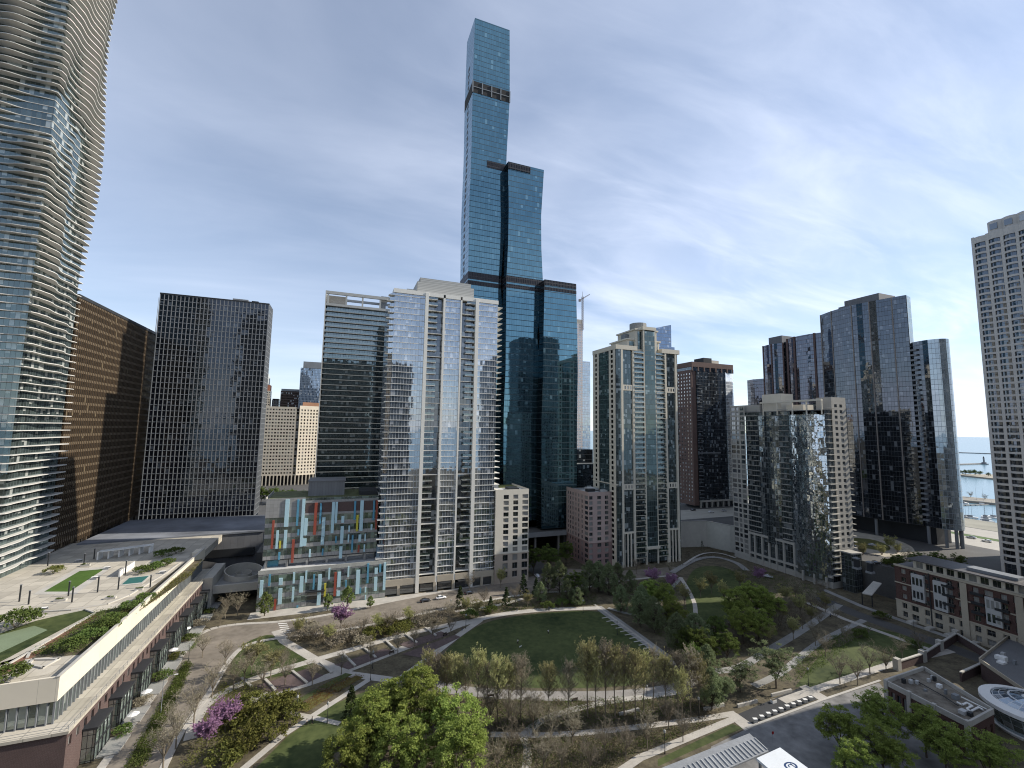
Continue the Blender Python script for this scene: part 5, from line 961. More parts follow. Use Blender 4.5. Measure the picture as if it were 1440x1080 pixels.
def mk_bush(h=2.6, r=2.4, per=34, s=.2):
    tq, cq = MB(), MB()
    for k in range(7): a = k * .9; limb(tq, Vector((0, 0, -.1)), Vector((math.cos(a) * r * .6, math.sin(a) * r * .6, h * .7)), .05, .015, .05, 4, 2)
    for _ in range(34): a = rng.uniform(0, 6.28); rr = r * rng.random() ** .5; clump(cq, Vector((math.cos(a) * rr, math.sin(a) * rr, h * (.35 + .5 * math.sqrt(max(0, 1 - (rr / r) ** 2)) * rng.uniform(.6, 1.1)))), r * .3, per, s, .4, .7)
    return tq, cq
KINDS = {}
def kind(key, name, cat, maker, mats, nvar=3):
    vs_ = []
    for i in range(nvar): tq, cq = maker(); vs_.append((tq.mesh('trunk', mats[0]), cq.mesh('crown', mats[1])))
    KINDS[key] = (name, cat, vs_)
kind('green', 'leafy_tree', 'tree', mk_green, (BARK, LG_)); kind('pale', 'pear_tree', 'tree', mk_cone, (BARK, LP_)); kind('round', 'pale_round_tree', 'tree', lambda: mk_green(11, 5.6, 130, 55, .19, .22), (BARK, LP_), 2)
kind('dull', 'broad_tree', 'tree', lambda: mk_green(12, 5.5, 110, 60, .25, .25), (BARK, LD_), 2); kind('bud', 'budding_tree', 'tree', mk_twig, (BARKL, LB_), 4); kind('tan', 'budding_tree', 'tree', lambda: mk_twig(17, 3.6, .36, 150, 12, .13), (BARKL, LT_), 2)
kind('bare', 'bare_tree', 'tree', mk_bare, (TWIG, LT_), 4); kind('bloom', 'redbud_tree', 'tree', lambda: mk_bare(6.5, 4.0, 10, 22, .17), (TWIG, LR_), 2); kind('conifer', 'conifer', 'tree', mk_conifer, (BARK, LC_), 2)
kind('bush', 'shrub', 'shrub', mk_bush, (TWIG, LO_), 3); kind('dbush', 'shrub', 'shrub', mk_bush, (TWIG, LD_), 2); kind('brown', 'shrub', 'shrub', lambda: mk_bush(2.4, 2.4, 22, .17), (TWIG, LT_), 2); kind('street', 'street_tree', 'tree', lambda: mk_cone(9, 2.6, 70, 40, .25, .2), (BARK, leaf_mat('spring green leaves', (.13, .16, .05), (.2, .24, .08))), 2)
kind('bud2', 'budding_tree', 'tree', lambda: mk_bare(9, 3.6, 10, 9, .15), (TWIG, LB_), 3)
HB = {'green': 15, 'pale': 12, 'round': 11, 'dull': 12, 'bud': 16, 'tan': 17, 'bare': 8, 'bloom': 6.5, 'conifer': 7, 'bush': 2.6, 'dbush': 2.6, 'brown': 2.4, 'street': 9, 'bud2': 9}
CFR = {'green': .62, 'bud': .72, 'tan': .72, 'pale': .55, 'round': .6, 'dull': .6, 'street': .55}
def plant(key, px, py, h, label, group=None, zb=0.0, wide=1.0):
    name, cat, vs_ = KINDS[key]; hh = h * CFR.get(key, .55); x, y = gp(px, py, zb + hh); tr, cr = rng.choice(vs_)
    t = T(name, label, cat, (x, y, zb), group, rng.uniform(0, 6.28)); s = h / HB[key]; t.scale = (s * wide, s * wide, s)
    for nm, me in (('trunk', tr), ('crown', cr)): o = link(nm, me, t); o.location = (0, 0, 0)
    return t
ORD = ['leftmost', 'second from the left', 'third from the left', 'fourth from the left', 'fifth from the left', 'sixth from the left', 'seventh from the left', 'eighth from the left', 'ninth from the left', 'tenth from the left', 'eleventh from the left', 'twelfth from the left', 'thirteenth from the left', 'fourteenth from the left', 'fifteenth from the left', 'sixteenth from the left', 'seventeenth from the left', 'eighteenth from the left', 'nineteenth from the left', 'twentieth from the left']
def cluster(key, pts, what, group, zb=0.0):
    """pts: (px, py of the crown's middle, height[, width]); label = what + ', nth from the left'"""
    pts = sorted(pts); n_ = len(pts)
    for i, p in enumerate(pts):
        o_ = ORD[i] if i < len(ORD) and i < n_ - 1 else 'rightmost'
        plant(key if isinstance(key, str) else key[i % len(key)], p[0], p[1], p[2], f'{o_}: {what}' if n_ > 1 else what, group, zb, p[3] if len(p) > 3 else 1.0)
cluster('green', [(588, 985, 17), (642, 1012, 16), (522, 1018, 15), (575, 1045, 14), (648, 1052, 14), (498, 1052, 13), (545, 1000, 15)], 'big bright green tree in the grove below the flower beds', 'bright green trees at the bottom')
cluster(['bud', 'tan', 'bud', 'bud', 'tan'], [(602, 940, 14), (614, 943, 15), (628, 946, 14), (655, 952, 13), (686, 956, 14), (716, 957, 14), (643, 948, 15), (673, 945, 16), (700, 953, 16), (733, 949, 16, 1.2), (772, 958, 14), (799, 955, 15), (826, 936, 18), (838, 945, 16), (851, 934, 19), (864, 942, 17), (877, 938, 17, 1.1), (892, 945, 17)], 'slender budding tree in the row below the oval lawn', 'slender budding trees below the lawn')
cluster(['bud', 'tan'], [(905, 945, 15), (918, 936, 16), (935, 948, 15), (952, 943, 16, 1.1), (970, 938, 17, 1.2), (958, 966, 13), (982, 948, 14)], 'budding yellow tan tree right of the oval lawn row', 'budding trees right of the lawn')
cluster('round', [(1090, 932, 12), (1040, 946, 9), (1014, 966, 8)], 'pale grey green round tree above the dark court', 'pale round trees')
cluster('pale', [(995, 935, 12), (1000, 965, 11)], 'pale slender tree between the budding row and the round pale trees', 'pale slender trees')
cluster('pale', [(771, 811, 13), (787, 809, 14), (798, 830, 10), (842, 809, 14), (829, 808, 14), (856, 812, 14), (873, 840, 11)], 'grey green conical tree behind the top edge of the oval lawn', 'conical trees behind the lawn')
cluster('pale', [(900, 855, 13), (920, 862, 13), (902, 843, 12), (952, 888, 13), (978, 888, 13, 1.2)], 'grey green tree beside the diagonal walk right of the lawn', 'grey green trees by the diagonal walk')
cluster('green', [(915, 832, 12), (935, 838, 12), (946, 858, 11)], 'bright green tree left of the curved garden path', 'green trees left of the garden path')
cluster('green', [(1036, 850, 14), (1060, 842, 15), (1082, 852, 13), (1044, 872, 13), (1066, 872, 12)], 'full green tree in front of the mirror glass slab tower', 'green clump in the garden')
cluster('dull', [(750, 785, 14), (773, 783, 14), (796, 776, 13), (808, 818, 11)], 'dark green tree in the shade by the underpass', 'trees by the underpass')
cluster('dull', [(1006, 884, 10), (1022, 906, 10), (990, 908, 11), (968, 902, 11), (975, 925, 10)], 'broad dull green tree between the diagonal walk and the garden clump', 'broad trees in the garden')
cluster('pale', [(868, 806, 11), (886, 816, 10), (820, 826, 9), (812, 838, 8), (760, 832, 9)], 'grey green street tree before the cream piered tower', 'trees along the far street')
cluster('bloom', [(918, 812, 7), (944, 818, 6)], 'pink blossoming tree at the near foot of the cream piered tower', 'pink trees by the garden')
cluster('bloom', [(1068, 809, 6)], 'pink blossoming tree at the foot of the mirror glass slab tower', 'pink trees')
cluster('bloom', [(318, 1008, 6.5), (292, 1030, 6)], 'pink blossoming tree beside the paths at lower left', 'pink trees at lower left')
cluster('bloom', [(480, 868, 7)], 'pink blossoming tree in front of the coloured fin school', 'pink trees')
cluster('bare', [(1118, 827, 9), (1141, 842, 9), (1155, 828, 8), (1110, 850, 8), (1128, 870, 7), (1152, 868, 7), (1175, 862, 7), (1092, 870, 8)], 'bare brown tree in the beds left of the brick terrace street', 'bare trees on the right')
cluster('bud2', [(1105, 835, 9), (1125, 850, 9), (1140, 862, 8), (1098, 862, 9), (1160, 846, 8), (1080, 892, 8), (1115, 882, 8)], 'pale budding tree in the beds beside the right promenade', 'budding trees by the right promenade')
cluster('bud2', [(985, 824, 9), (1000, 818, 10), (1018, 832, 9), (1040, 815, 8), (962, 836, 9)], 'thin budding tree on the sunken lawn by the retaining wall', 'budding trees on the sunken lawn')
cluster('bare', [(1160, 905, 8), (1188, 890, 7), (1222, 925, 9), (1180, 938, 9), (1205, 942, 8), (1245, 925, 8), (1268, 910, 7), (1292, 900, 7), (1146, 890, 8)], 'bare tree along the walk of the right lawn', 'bare trees on the right lawn')
cluster('green', [(1180, 1022, 11), (1240, 1000, 12), (1240, 1045, 12), (1300, 1022, 11), (1328, 1046, 11), (1388, 1062, 11), (1205, 1070, 10)], 'green tree in front of the low brick school', 'green trees at lower right')
cluster('bare', [(250, 1015, 11), (232, 1045, 11), (318, 852, 9), (330, 945, 9), (300, 955, 9), (286, 905, 8), (310, 866, 7), (275, 985, 10), (335, 848, 9), (318, 915, 8)], 'bare tree along the left street', 'bare trees on the left street')
cluster('bare', [(440, 945, 7), (402, 942, 8), (481, 930, 7), (522, 918, 7), (560, 903, 7), (583, 895, 7), (609, 884, 7), (634, 880, 6)], 'small bare tree in the beds between the two long paths', 'small bare trees along the promenade')
cluster(['bare', 'bud2'], [(355, 922, 10), (382, 930, 9), (345, 935, 9), (398, 925, 8), (370, 945, 8), (420, 880, 7), (440, 885, 7), (462, 890, 7), (510, 880, 7), (532, 876, 7), (550, 872, 8), (575, 866, 7), (600, 866, 7)], 'bare or budding small tree in the planting below the school street', 'small trees below the school')
cluster('street', [(373, 848, 9), (461, 846, 6.5), (489, 838, 8.5), (521, 846, 5)], 'pale green street tree in front of the coloured fin school', 'street trees by the school')
cluster('conifer', [(647, 838, 9), (712, 838, 8), (736, 820, 9), (754, 824, 8), (690, 848, 6)], 'dark evergreen in front of the white tower', 'dark evergreens')
cluster(['bare', 'bud2'], [(681, 838, 8), (725, 834, 8), (671, 855, 7), (633, 858, 8), (704, 812, 9), (660, 818, 9), (655, 850, 7), (742, 842, 7)], 'bare brown tree at the foot of the white tower', 'bare trees by the white tower')
cluster('bare', [(870, 800, 7), (895, 795, 8), (915, 800, 7), (942, 798, 7)], 'bare tree at the base of the cream piered tower', 'bare trees by the cream piered tower')
plant('conifer', 494, 984, 8, 'dark spruce left of the bright green grove beside the lower lawn')
cluster('conifer', [(987, 764, 4), (996, 761, 6), (1006, 764, 5)], 'small dark fir at the foot of the retaining wall', 'firs at the retaining wall')
cluster('bud2', [(1213, 774, 8), (1250, 764, 9), (1240, 775, 7), (1262, 772, 7)], 'yellowish budding tree at the upper plaza by the black curved tower', 'trees at the upper plaza', 12)
plant('dbush', 1257, 792, 5, 'dark green tree beside the end of the brick terrace', None, 12)
cluster('dull', [(368, 694, 13), (378, 696, 12), (388, 694, 12), (399, 697, 11), (410, 696, 11), (425, 697, 10), (437, 698, 11)], 'far green tree in front of the cream gridded block', 'far trees', 14)
cluster('bare', [(720, 1000, 11), (690, 990, 10), (750, 1000, 10), (775, 1015, 9), (720, 1035, 8), (805, 1020, 9), (850, 1035, 8), (700, 1060, 8), (765, 1055, 9), (790, 1060, 8), (880, 1040, 8), (910, 1025, 9), (940, 1000, 8), (960, 1020, 7), (830, 1060, 8)], 'bare brown tree in the thicket below the lawn edge row', 'bare thicket trees')
cluster('bush', [(362, 1005, 5), (385, 985, 4.5), (340, 1040, 4.5), (405, 985, 4), (375, 1025, 4.5), (330, 1010, 4), (352, 985, 4), (415, 1000, 3.5), (318, 1060, 4)], 'olive green shrub in the bed beside the lower left pink tree', 'olive shrubs')
cluster('bush', [(545, 878, 4.5), (560, 884, 4), (525, 888, 4), (572, 876, 3.5)], 'yellowish shrub below the school street', 'yellowish shrubs')
cluster('brown', [(430, 880, 4), (452, 888, 4), (470, 900, 3.5), (490, 892, 4), (510, 900, 3.5), (420, 893, 3.5), (590, 872, 4), (615, 866, 4)], 'brown leafless shrub in the bed along the promenade', 'brown shrubs')
cluster('dbush', [(660, 862, 3.5), (690, 856, 3), (790, 846, 3), (812, 846, 3), (770, 850, 3), (1240, 865, 3), (1285, 905, 2.5), (1210, 890, 3)], 'dark low shrub beside a path', 'dark low shrubs')
cluster('dbush', [(24, 868, 5), (5, 947, 4), (160, 868, 3), (200, 800, 3), (218, 795, 3), (236, 789, 3), (228, 777, 3.2), (248, 773, 3), (185, 850, 3), (130, 890, 3), (100, 905, 3.2), (145, 878, 3.5), (205, 838, 2.6), (215, 797, 2.5)], 'dark green shrub planted on the roof terrace', 'terrace shrubs', 19.5)
t = plant('bush', 76, 800, 3, 'yellow flowering shrub by the tower on the roof terrace', None, 19.5)
cluster(['dull', 'bare'], [(1262, 788, 7), (1275, 782, 8), (1290, 786, 8), (1305, 790, 7), (1320, 786, 8), (1335, 792, 7), (1348, 788, 7)], 'low dark tree on the upper street behind the brick terrace', 'trees on the upper street', 14)
# undergrowth between the trees: too many stems to count
LU_ = leaf_mat('brown undergrowth', (.11, .092, .062), (.185, .155, .105), .2)
def under(name, px, nn, mat, hmax, s=.14, base=0.0):
    if mat is LT_: mat = LU_
    nn = int(nn * 1.7)
    P_ = [Vector((*gp(a, b, base), 0)) for a, b in px]; x0, x1 = min(p.x for p in P_), max(p.x for p in P_); y0, y1 = min(p.y for p in P_), max(p.y for p in P_); q = MB(); k = 0
    def inside(x, y):
        r_ = False; j = len(P_) - 1
        for i in range(len(P_)):
            if (P_[i].y > y) != (P_[j].y > y) and x < (P_[j].x - P_[i].x) * (y - P_[i].y) / (P_[j].y - P_[i].y) + P_[i].x: r_ = not r_
            j = i
        return r_
    while k < nn:
        x, y = rng.uniform(x0, x1), rng.uniform(y0, y1)
        if not inside(x, y): continue
        k += 1; hh = hmax * rng.uniform(.3, 1)
        for _ in range(9): leafquad(q, Vector((x + rng.gauss(0, .5), y + rng.gauss(0, .5), base + abs(rng.gauss(0, .45)) * hh + .05)), s * rng.uniform(.7, 1.4), .3)
    return struct(q.build(name, mat), 'stuff')
under('undergrowth', [(400, 890), (540, 870), (640, 850), (660, 868), (560, 888), (470, 915), (440, 915)], 800, LT_, 2.0); under('hedge', [(262, 912), (280, 890), (284, 894), (268, 918)], 60, LD_, .8, .14); under('undergrowth', [(310, 965), (345, 962), (420, 985), (410, 1000), (300, 1080), (255, 1080)], 700, LO_, 2.0)
under('undergrowth', [(640, 985), (720, 985), (940, 985), (1020, 985), (1010, 1010), (800, 1032), (690, 1030)], 900, LT_, 1.6); under('ground_cover', [(650, 982), (800, 985), (960, 978), (1000, 1000), (800, 1025), (700, 1025)], 700, LD_, .7)
under('undergrowth', [(690, 1042), (900, 1032), (1010, 1015), (900, 1055), (840, 1090), (690, 1090)], 900, LT_, 1.6); under('ground_cover', [(690, 1042), (900, 1032), (1010, 1015), (900, 1055), (840, 1090), (690, 1090)], 500, LD_, .8)
under('undergrowth', [(650, 850), (760, 835), (840, 835), (838, 852), (720, 860), (660, 868)], 500, LD_, 1.6); under('undergrowth', [(850, 830), (950, 812), (962, 850), (985, 900), (960, 925), (900, 870)], 900, LD_, 2.0)
under('undergrowth', [(985, 890), (1050, 870), (1120, 830), (1165, 850), (1090, 900), (1020, 935), (960, 945)], 900, LT_, 1.8); under('undergrowth', [(1020, 800), (1080, 805), (1160, 830), (1120, 850), (1050, 830)], 500, LD_, 1.6)
under('undergrowth', [(960, 775), (1000, 768), (1030, 778), (1032, 790), (1000, 783), (955, 800)], 300, LT_, 1.0); under('undergrowth', [(1120, 930), (1170, 895), (1230, 880), (1160, 935), (1118, 960)], 400, LD_, 1.2)
under('undergrowth', [(270, 800), (100, 905), (165, 880), (265, 812), (285, 788)], 350, LO_, 1.2, base=19.5); under('undergrowth', [(38, 922), (110, 918), (165, 878), (178, 852), (133, 863), (75, 905)], 450, LD_, 1.4, base=19.5); under('hedge', [(178, 1080), (250, 948), (262, 930), (268, 935), (255, 965), (200, 1080)], 900, LD_, .8, .16)
psheet('hedge_bed', [(178, 1080), (250, 948), (262, 930), (268, 935), (255, 965), (200, 1080)], 0.15, DIRTBED)
def plant_at(key, x, y, z, h, label, group):
    name, cat, vs_ = KINDS[key]; tr, cr = rng.choice(vs_); t = T(name, label, cat, (x, y, z), group, rng.uniform(0, 6.28)); s = h / HB[key]; t.scale = (s, s, s)
    for nm, me in (('trunk', tr), ('crown', cr)): link(nm, me, t).location = (0, 0, 0)
for i, y in enumerate((142.2, 154.6, 167.3, 180.3, 193.0, 205.2, 217.4)): plant_at(('dbush', 'brown', 'dbush', 'bush')[i % 4], -46.4, y, 0, 2.2 + .3 * (i % 3), f'low shrub between the patios of the glass bays, {["nearest", "second nearest", "third nearest", "fourth nearest", "fifth nearest", "sixth nearest", "farthest"][i]} the viewer', 'patio shrubs')
under('tulips', [(460, 960), (505, 948), (512, 952), (470, 978), (432, 1000), (414, 998)], 260, leaf_mat('tulip petals', (.22, .07, .03), (.14, .13, .04)), .4, .1)
# ================================================================ street furniture
def lamp(x, y, label, h=4.6, z=0.0):
    t = T('park_lamp', label, 'street lamp', (x, y, z), 'slim black park lamps'); q = MB(); q.tube((x, y, z), (x, y, z + h), .09, .06, 6); q.tube((x, y, z), (x, y, z + .7), .16, .12, 8); q.build('post', DARKM, t)
    q = MB(); q.lathe((x, y, z + h), [(.10, 0), (.28, .1), (.30, .55), (.1, .75), (.02, .85)], 8); q.build('lantern', surf('lamp glass', (.3, .3, .28)) if 'lamp glass' not in bpy.data.materials else bpy.data.materials['lamp glass'], t)
for i, (a, b, w) in enumerate([(417, 1008, 'at the end of the flower beds'), (460, 1018, 'beside the lower lawn path'), (521, 957, 'where the paths cross under the grove'), (524, 940, 'between the two long paths'), (480, 948, 'at the head of the flower beds'), (655, 884, 'at the left tip of the oval lawn'), (820, 862, 'at the top edge of the oval lawn'), (868, 893, 'by the diagonal walk'), (910, 992, 'on the lower winding path'), (983, 1010, 'by the court entrance'), (935, 1060, 'on the bottom path'), (1137, 965, 'on the corner of the right lawn'), (1286, 893, 'on the right street opposite the brick terrace'), (430, 893, 'on the school street'), (265, 930, 'on the left street'), (634, 862, 'on the promenade below the white tower')]):
    lamp(*gp(a, b), 'slim black lamp ' + w)
t = T('street_light', 'tall street light with a curved arm beside the glass bays on the left street', 'street light', (*gp(226, 1003), 0)); p = gp(226, 1003); q = MB(); q.tube((*p, 0), (*p, 8.2), .12, .08, 6)
for i in range(6): a, b = i / 6 * 1.57, (i + 1) / 6 * 1.57; q.tube((p[0] + 2.4 * (1 - math.cos(a)), p[1], 8.2 + 1.0 * math.sin(a)), (p[0] + 2.4 * (1 - math.cos(b)), p[1], 8.2 + 1.0 * math.sin(b)), .07, .06, 5)
q.build('pole', GREYM, t); q = MB(); q.box(p[0] + 2.3, p[0] + 3.1, p[1] - .15, p[1] + .15, 9.12, 9.28); q.build('lamp_head', WHITE, t)
for i, (a, b, hh, w) in enumerate([(176, 808, 5, 'behind the teal pool, by the pergola'), (27, 846, 5, 'nearest the left edge above the kerb'), (96, 838, 4.5, 'at the near corner of the terrace lawn'), (101, 847, 4.5, 'on the kerb beside the terrace lawn'), (137, 833, 5, 'between the terrace lawn and the pool'), (166, 829, 4, 'at the left end of the teal pool'), (118, 793, 4, 'left of the pergola'), (67, 796, 5, 'beside the foot of the wavy tower'), (40, 850, 4, 'second from the left edge'), (132, 786, 4, 'at the end of the pergola'), (211, 826, 4, 'at the right end of the teal pool')]):
    x, y = gp(a, b, TZ); t = T('terrace_lamp', 'dark square lamp column on the roof terrace ' + w, 'lamp post', (x, y, TZ), 'terrace lamp columns'); q = MB(); q.box(x - .16, x + .16, y - .16, y + .16, TZ, TZ + hh); q.build('post', DARKM, t); q = MB(); q.box(x - .24, x + .24, y - .24, y + .24, TZ + hh, TZ + hh + .18); q.build('cap', GREYM, t)
BOLP = [(860 + a / 4.8, 855 + (b + 18) / 4.8) for a, b in ((970, 755), (1015, 735), (1060, 715), (1103, 700), (1145, 682), (1187, 665), (1228, 650), (1268, 635), (1307, 622), (1345, 605))]
q = MB(); q.box(-.5, .5, -.32, .32, 0, .85); bm = q.mesh('stone_bollard', CONC); q = MB(); q.box(-.55, .55, -.37, .37, .85, .97); bc = q.mesh('cap', WHITE)
for i, (a, b) in enumerate(BOLP):
    x, y = gp(a, b); t = T('stone_bollard', f'square pale stone block lining the dark court, {ORD[i] if i < 9 else "rightmost"}', 'bollard', (x, y, .03), 'stone blocks along the court', R(-20))
    for nm, me in (('block', bm), ('cap', bc)): link(nm, me, t).location = (0, 0, 0)
def bench(a, b, label, rz):
    x, y = gp(a, b); t = T('park_bench', label, 'bench', (x, y, .1), 'park benches', rz); q = MB(); q.box(-.9, .9, -.25, .25, .4, .48); link('seat', q.mesh('seat', BARK), t).location = (0, 0, 0); q = MB(); q.box(-.9, .9, .22, .28, .5, .9); link('backrest', q.mesh('backrest', BARK), t).location = (0, 0, 0)
    for s in (-.75, .75): q = MB(); q.box(s - .05, s + .05, -.22, .26, 0, .4); link('leg', q.mesh('leg', DARKM), t).location = (0, 0, 0)
for a, b, w, rz in ((551, 920, 'dark bench beside the upper promenade bed', .4), (626, 894, 'dark bench at the left tip of the oval lawn', .5), (690, 981, 'bench below the oval lawn under the slender trees', 3.0), (742, 985, 'bench in the middle of the walk below the oval lawn', 3.1), (808, 986, 'bench where the winding path meets the lawn walk', 3.2)): bench(a, b, w, rz)
t = T('white_planter', 'white rectangular box standing on the dark court', 'planter', (*gp(1088, 988), .03)); p = gp(1088, 988); box('trough', WHITE, t, p[0] - .8, p[0] + .8, p[1] - .4, p[1] + .4, .03, .75); box('soil', MULCH, t, p[0] - .7, p[0] + .7, p[1] - .3, p[1] + .3, .75, .8)
t = T('stop_sign', 'small red street sign on a post by the court corner', 'sign', (*gp(1087, 1045), 0)); p = gp(1087, 1045); q = MB(); q.tube((*p, 0), (*p, 2.4), .04, .04, 6); q.build('post', GREYM, t); q = MB(); q.prism([(p[0] + .38 * math.cos(R(22.5 + 45 * i)), p[1] + .38 * math.sin(R(22.5 + 45 * i))) for i in range(8)], 0, .04, True, True); o = q.build('plate', surf('sign red', (.3, .02, .02), .05), t); me = o.data
for v in me.vertices: x_, y_, z_ = v.co; v.co = (x_, p[1] - .06 - z_, 2.4 + (y_ - p[1]))
for i, (a, b) in enumerate(((1003, 995), (1050, 990), (880 + 4, 1002), (1098, 975))):
    p, r_ = gp(a - 14, b + 4), gp(a + 14, b - 3); q = MB(); q.bar(p, r_, 0, .5, 0, .8); tag(q.build('seat_wall', CONC), ['low concrete seat wall left of the court steps', 'low concrete seat wall at the top of the court', 'low concrete seat wall on the winding path', 'low concrete seat wall at the right of the court'][i], 'low wall')
# stair canopy and dark stairs at the gap beside the mirror slab
t = T('stair_canopy', 'slanting grey canopy over the dark stair between the mirror slab tower and the brick terrace', 'canopy', (*gp(1225, 828, 4), 0)); A_ = [gp(1212, 834, 5), gp(1226, 837, 5), gp(1240, 820, 9), gp(1228, 817, 9)]
q = MB(); q.poly([(*A_[0], 5), (*A_[1], 5), (*A_[2], 9), (*A_[3], 9)]); q.poly([(*A_[3], 8.7), (*A_[2], 8.7), (*A_[1], 4.7), (*A_[0], 4.7)]); q.build('roof', CONC, t)
for k in (0, 1): p = A_[k]; box('post', DARKM, t, p[0] - .15, p[0] + .15, p[1] - .15, p[1] + .15, 0, 4.8)
for i, (a, b) in enumerate(((1205, 800), (1224, 806))):
    x, y = gp(a, b, 14); t = T('stone_pylon', 'dark square pylon on the upper street edge, ' + ('left one' if i == 0 else 'right one'), 'pylon', (x, y, 14)); box('shaft', DARKM, t, x - .8, x + .8, y - .8, y + .8, 14, 18.5); box('cap', GREYM, t, x - 1.1, x + 1.1, y - 1.1, y + 1.1, 18.5, 19); box('plinth', GREYM, t, x - 1.3, x + 1.3, y - 1.3, y + 1.3, 14.0, 14.8)
# ---------------------------------------------------------------- cars
TYRE = surf('tyre', (.02, .02, .02), .1); RIM = surf('rim', (.3, .3, .3), .1, rough=.35); LAMPW = surf('headlight', (.6, .6, .58), .05, rough=.2); LAMPR = surf('tail light', (.3, .02, .02), .05, rough=.2)
def paint(name, c): n_ = NT(name); return n_.done(n_.pbr(c, .25, 0, .6))
def car_meshes(col):
    L, W = 4.6, 1.82; sec = [(-2.3, .45, .78), (-2.15, .3, .95), (-1.3, .3, 1.0), (-.2, .3, 1.02), (.7, .3, .98), (1.7, .3, .86), (2.2, .32, .7), (2.3, .42, .6)]; q = MB()
    def loft(secs, w0, w1):
        k = len(q.v)
        for x, zb, zt in secs:
            e = .88 if abs(x) > 2.1 else 1
            q.v += [(x, -w0 / 2 * e, zb), (x, w0 / 2 * e, zb), (x, w0 / 2 * e, (zb + zt) / 2), (x, w1 / 2 * e, zt), (x, -w1 / 2 * e, zt), (x, -w0 / 2 * e, (zb + zt) / 2)]
        for i in range(len(secs) - 1):
            for j in range(6): a = k + i * 6 + j; b = k + i * 6 + (j + 1) % 6; q.f.append((a, b, b + 6, a + 6)); q.m.append(q.mi); q.u += [(0, 0)] * 4
        for s in (0, len(secs) - 1): q.f.append(tuple(k + s * 6 + j for j in range(6))); q.m.append(q.mi); q.u += [(0, 0)] * 6
    loft(sec, W, W * .94); body = q.mesh('body', col, True); q = MB(); loft([(-1.75, .95, 1.0), (-1.2, .95, 1.42), (.15, .95, 1.46), (.95, .95, 1.0)], W * .9, W * .74); cabin = q.mesh('window', PANE); q = MB(); loft([(-1.15, 1.4, 1.46), (.1, 1.43, 1.5)], W * .74, W * .7); roof = q.mesh('roof', col)
    q = MB(); q.tube((0, -.11, 0), (0, .11, 0), .33, .33, 14); k = len(q.f); q.f += [tuple(range(14)), tuple(range(14, 28))]; q.m += [0, 0]; q.u += [(0, 0)] * 28; tyre = q.mesh('wheel', TYRE); q = MB(); q.tube((0, -.125, 0), (0, .125, 0), .2, .2, 10); q.f += [tuple(range(10)), tuple(range(10, 20))]; q.m += [0, 0]; q.u += [(0, 0)] * 20; rim = q.mesh('rim', RIM)
    q = MB(); q.box(2.2, 2.31, -.2, .2, .58, .7); hl = q.mesh('headlight', LAMPW); q = MB(); q.box(-2.31, -2.2, -.2, .2, .68, .82); tl = q.mesh('tail_light', LAMPR)
    return body, cabin, roof, tyre, rim, hl, tl
CARS = {k: car_meshes(paint(k + ' paint', c)) for k, c in (('white', (.75, .75, .74)), ('black', (.02, .02, .022)), ('silver', (.4, .41, .42)), ('red', (.25, .03, .02)))}
def car(colr, x, y, z, rz, label):
    b = CARS[colr]; t = T('parked_car', label, 'car', (x, y, z), None, rz)
    def L_(nm, me, loc=(0, 0, 0), par=None): o = link(nm, me, par or t); o.location = loc; return o
    L_('body', b[0]); L_('window', b[1]); L_('roof', b[2])
    for sx_ in (-1.4, 1.42):
        for sy in (-.82, .82): w_ = L_('wheel', b[3], (sx_, sy, .33)); L_('rim', b[4], (0, 0, 0), w_)
    for sy in (-.62, .62): L_('headlight', b[5], (0, sy, 0)); L_('tail_light', b[6], (0, sy, 0))
for colr, a, b, z, rz, lab in (('silver', 1040, 717, 14.03, .05, 'silver car farthest right on the sunlit upper street'), ('black', 975, 718, 14.03, .1, 'black car left of the white one on the upper street'), ('black', 1205, 770, 14.05, .8, 'dark car on the upper plaza roundabout'), ('silver', 1228, 768, 14.05, -.8, 'silver car on the upper plaza roundabout'), ('silver', 1366, 757, 14.04, 1.57, 'silver car on the highway left of the white one'), ('black', 660, 835, .03, .1, 'black car parked right of the white car before the white tower'), ('white', 620, 842, .03, .12, 'white car parked in front of the white tower'), ('black', 598, 846, .03, .12, 'black car parked behind the white car in front of the white tower'), ('white', 755, 811, .02, 1.5, 'white car driving out of the underpass'), ('white', 1000, 721, 14.03, .05, 'white car on the sunlit upper street'), ('silver', 1018, 719, 14.03, .05, 'silver car right of the white one on the upper street'), ('silver', 1080, 812, .03, -.9, 'silver car at the foot of the mirror slab tower'), ('black', 1232, 793, 14.03, -.4, 'dark car on the upper street by the pylons'), ('white', 1322, 752, 14.04, 1.57, 'white car on the highway beneath the black curved tower'), ('white', 1388, 762, 14.04, 1.57, 'white car on the nearer highway lanes'), ('red', 562, 855, .03, .12, 'red car parked near the school entrance end of the street')):
    if colr == 'red': continue
    x, y = gp(a, b, z); car(colr, x, y, z, rz, lab)
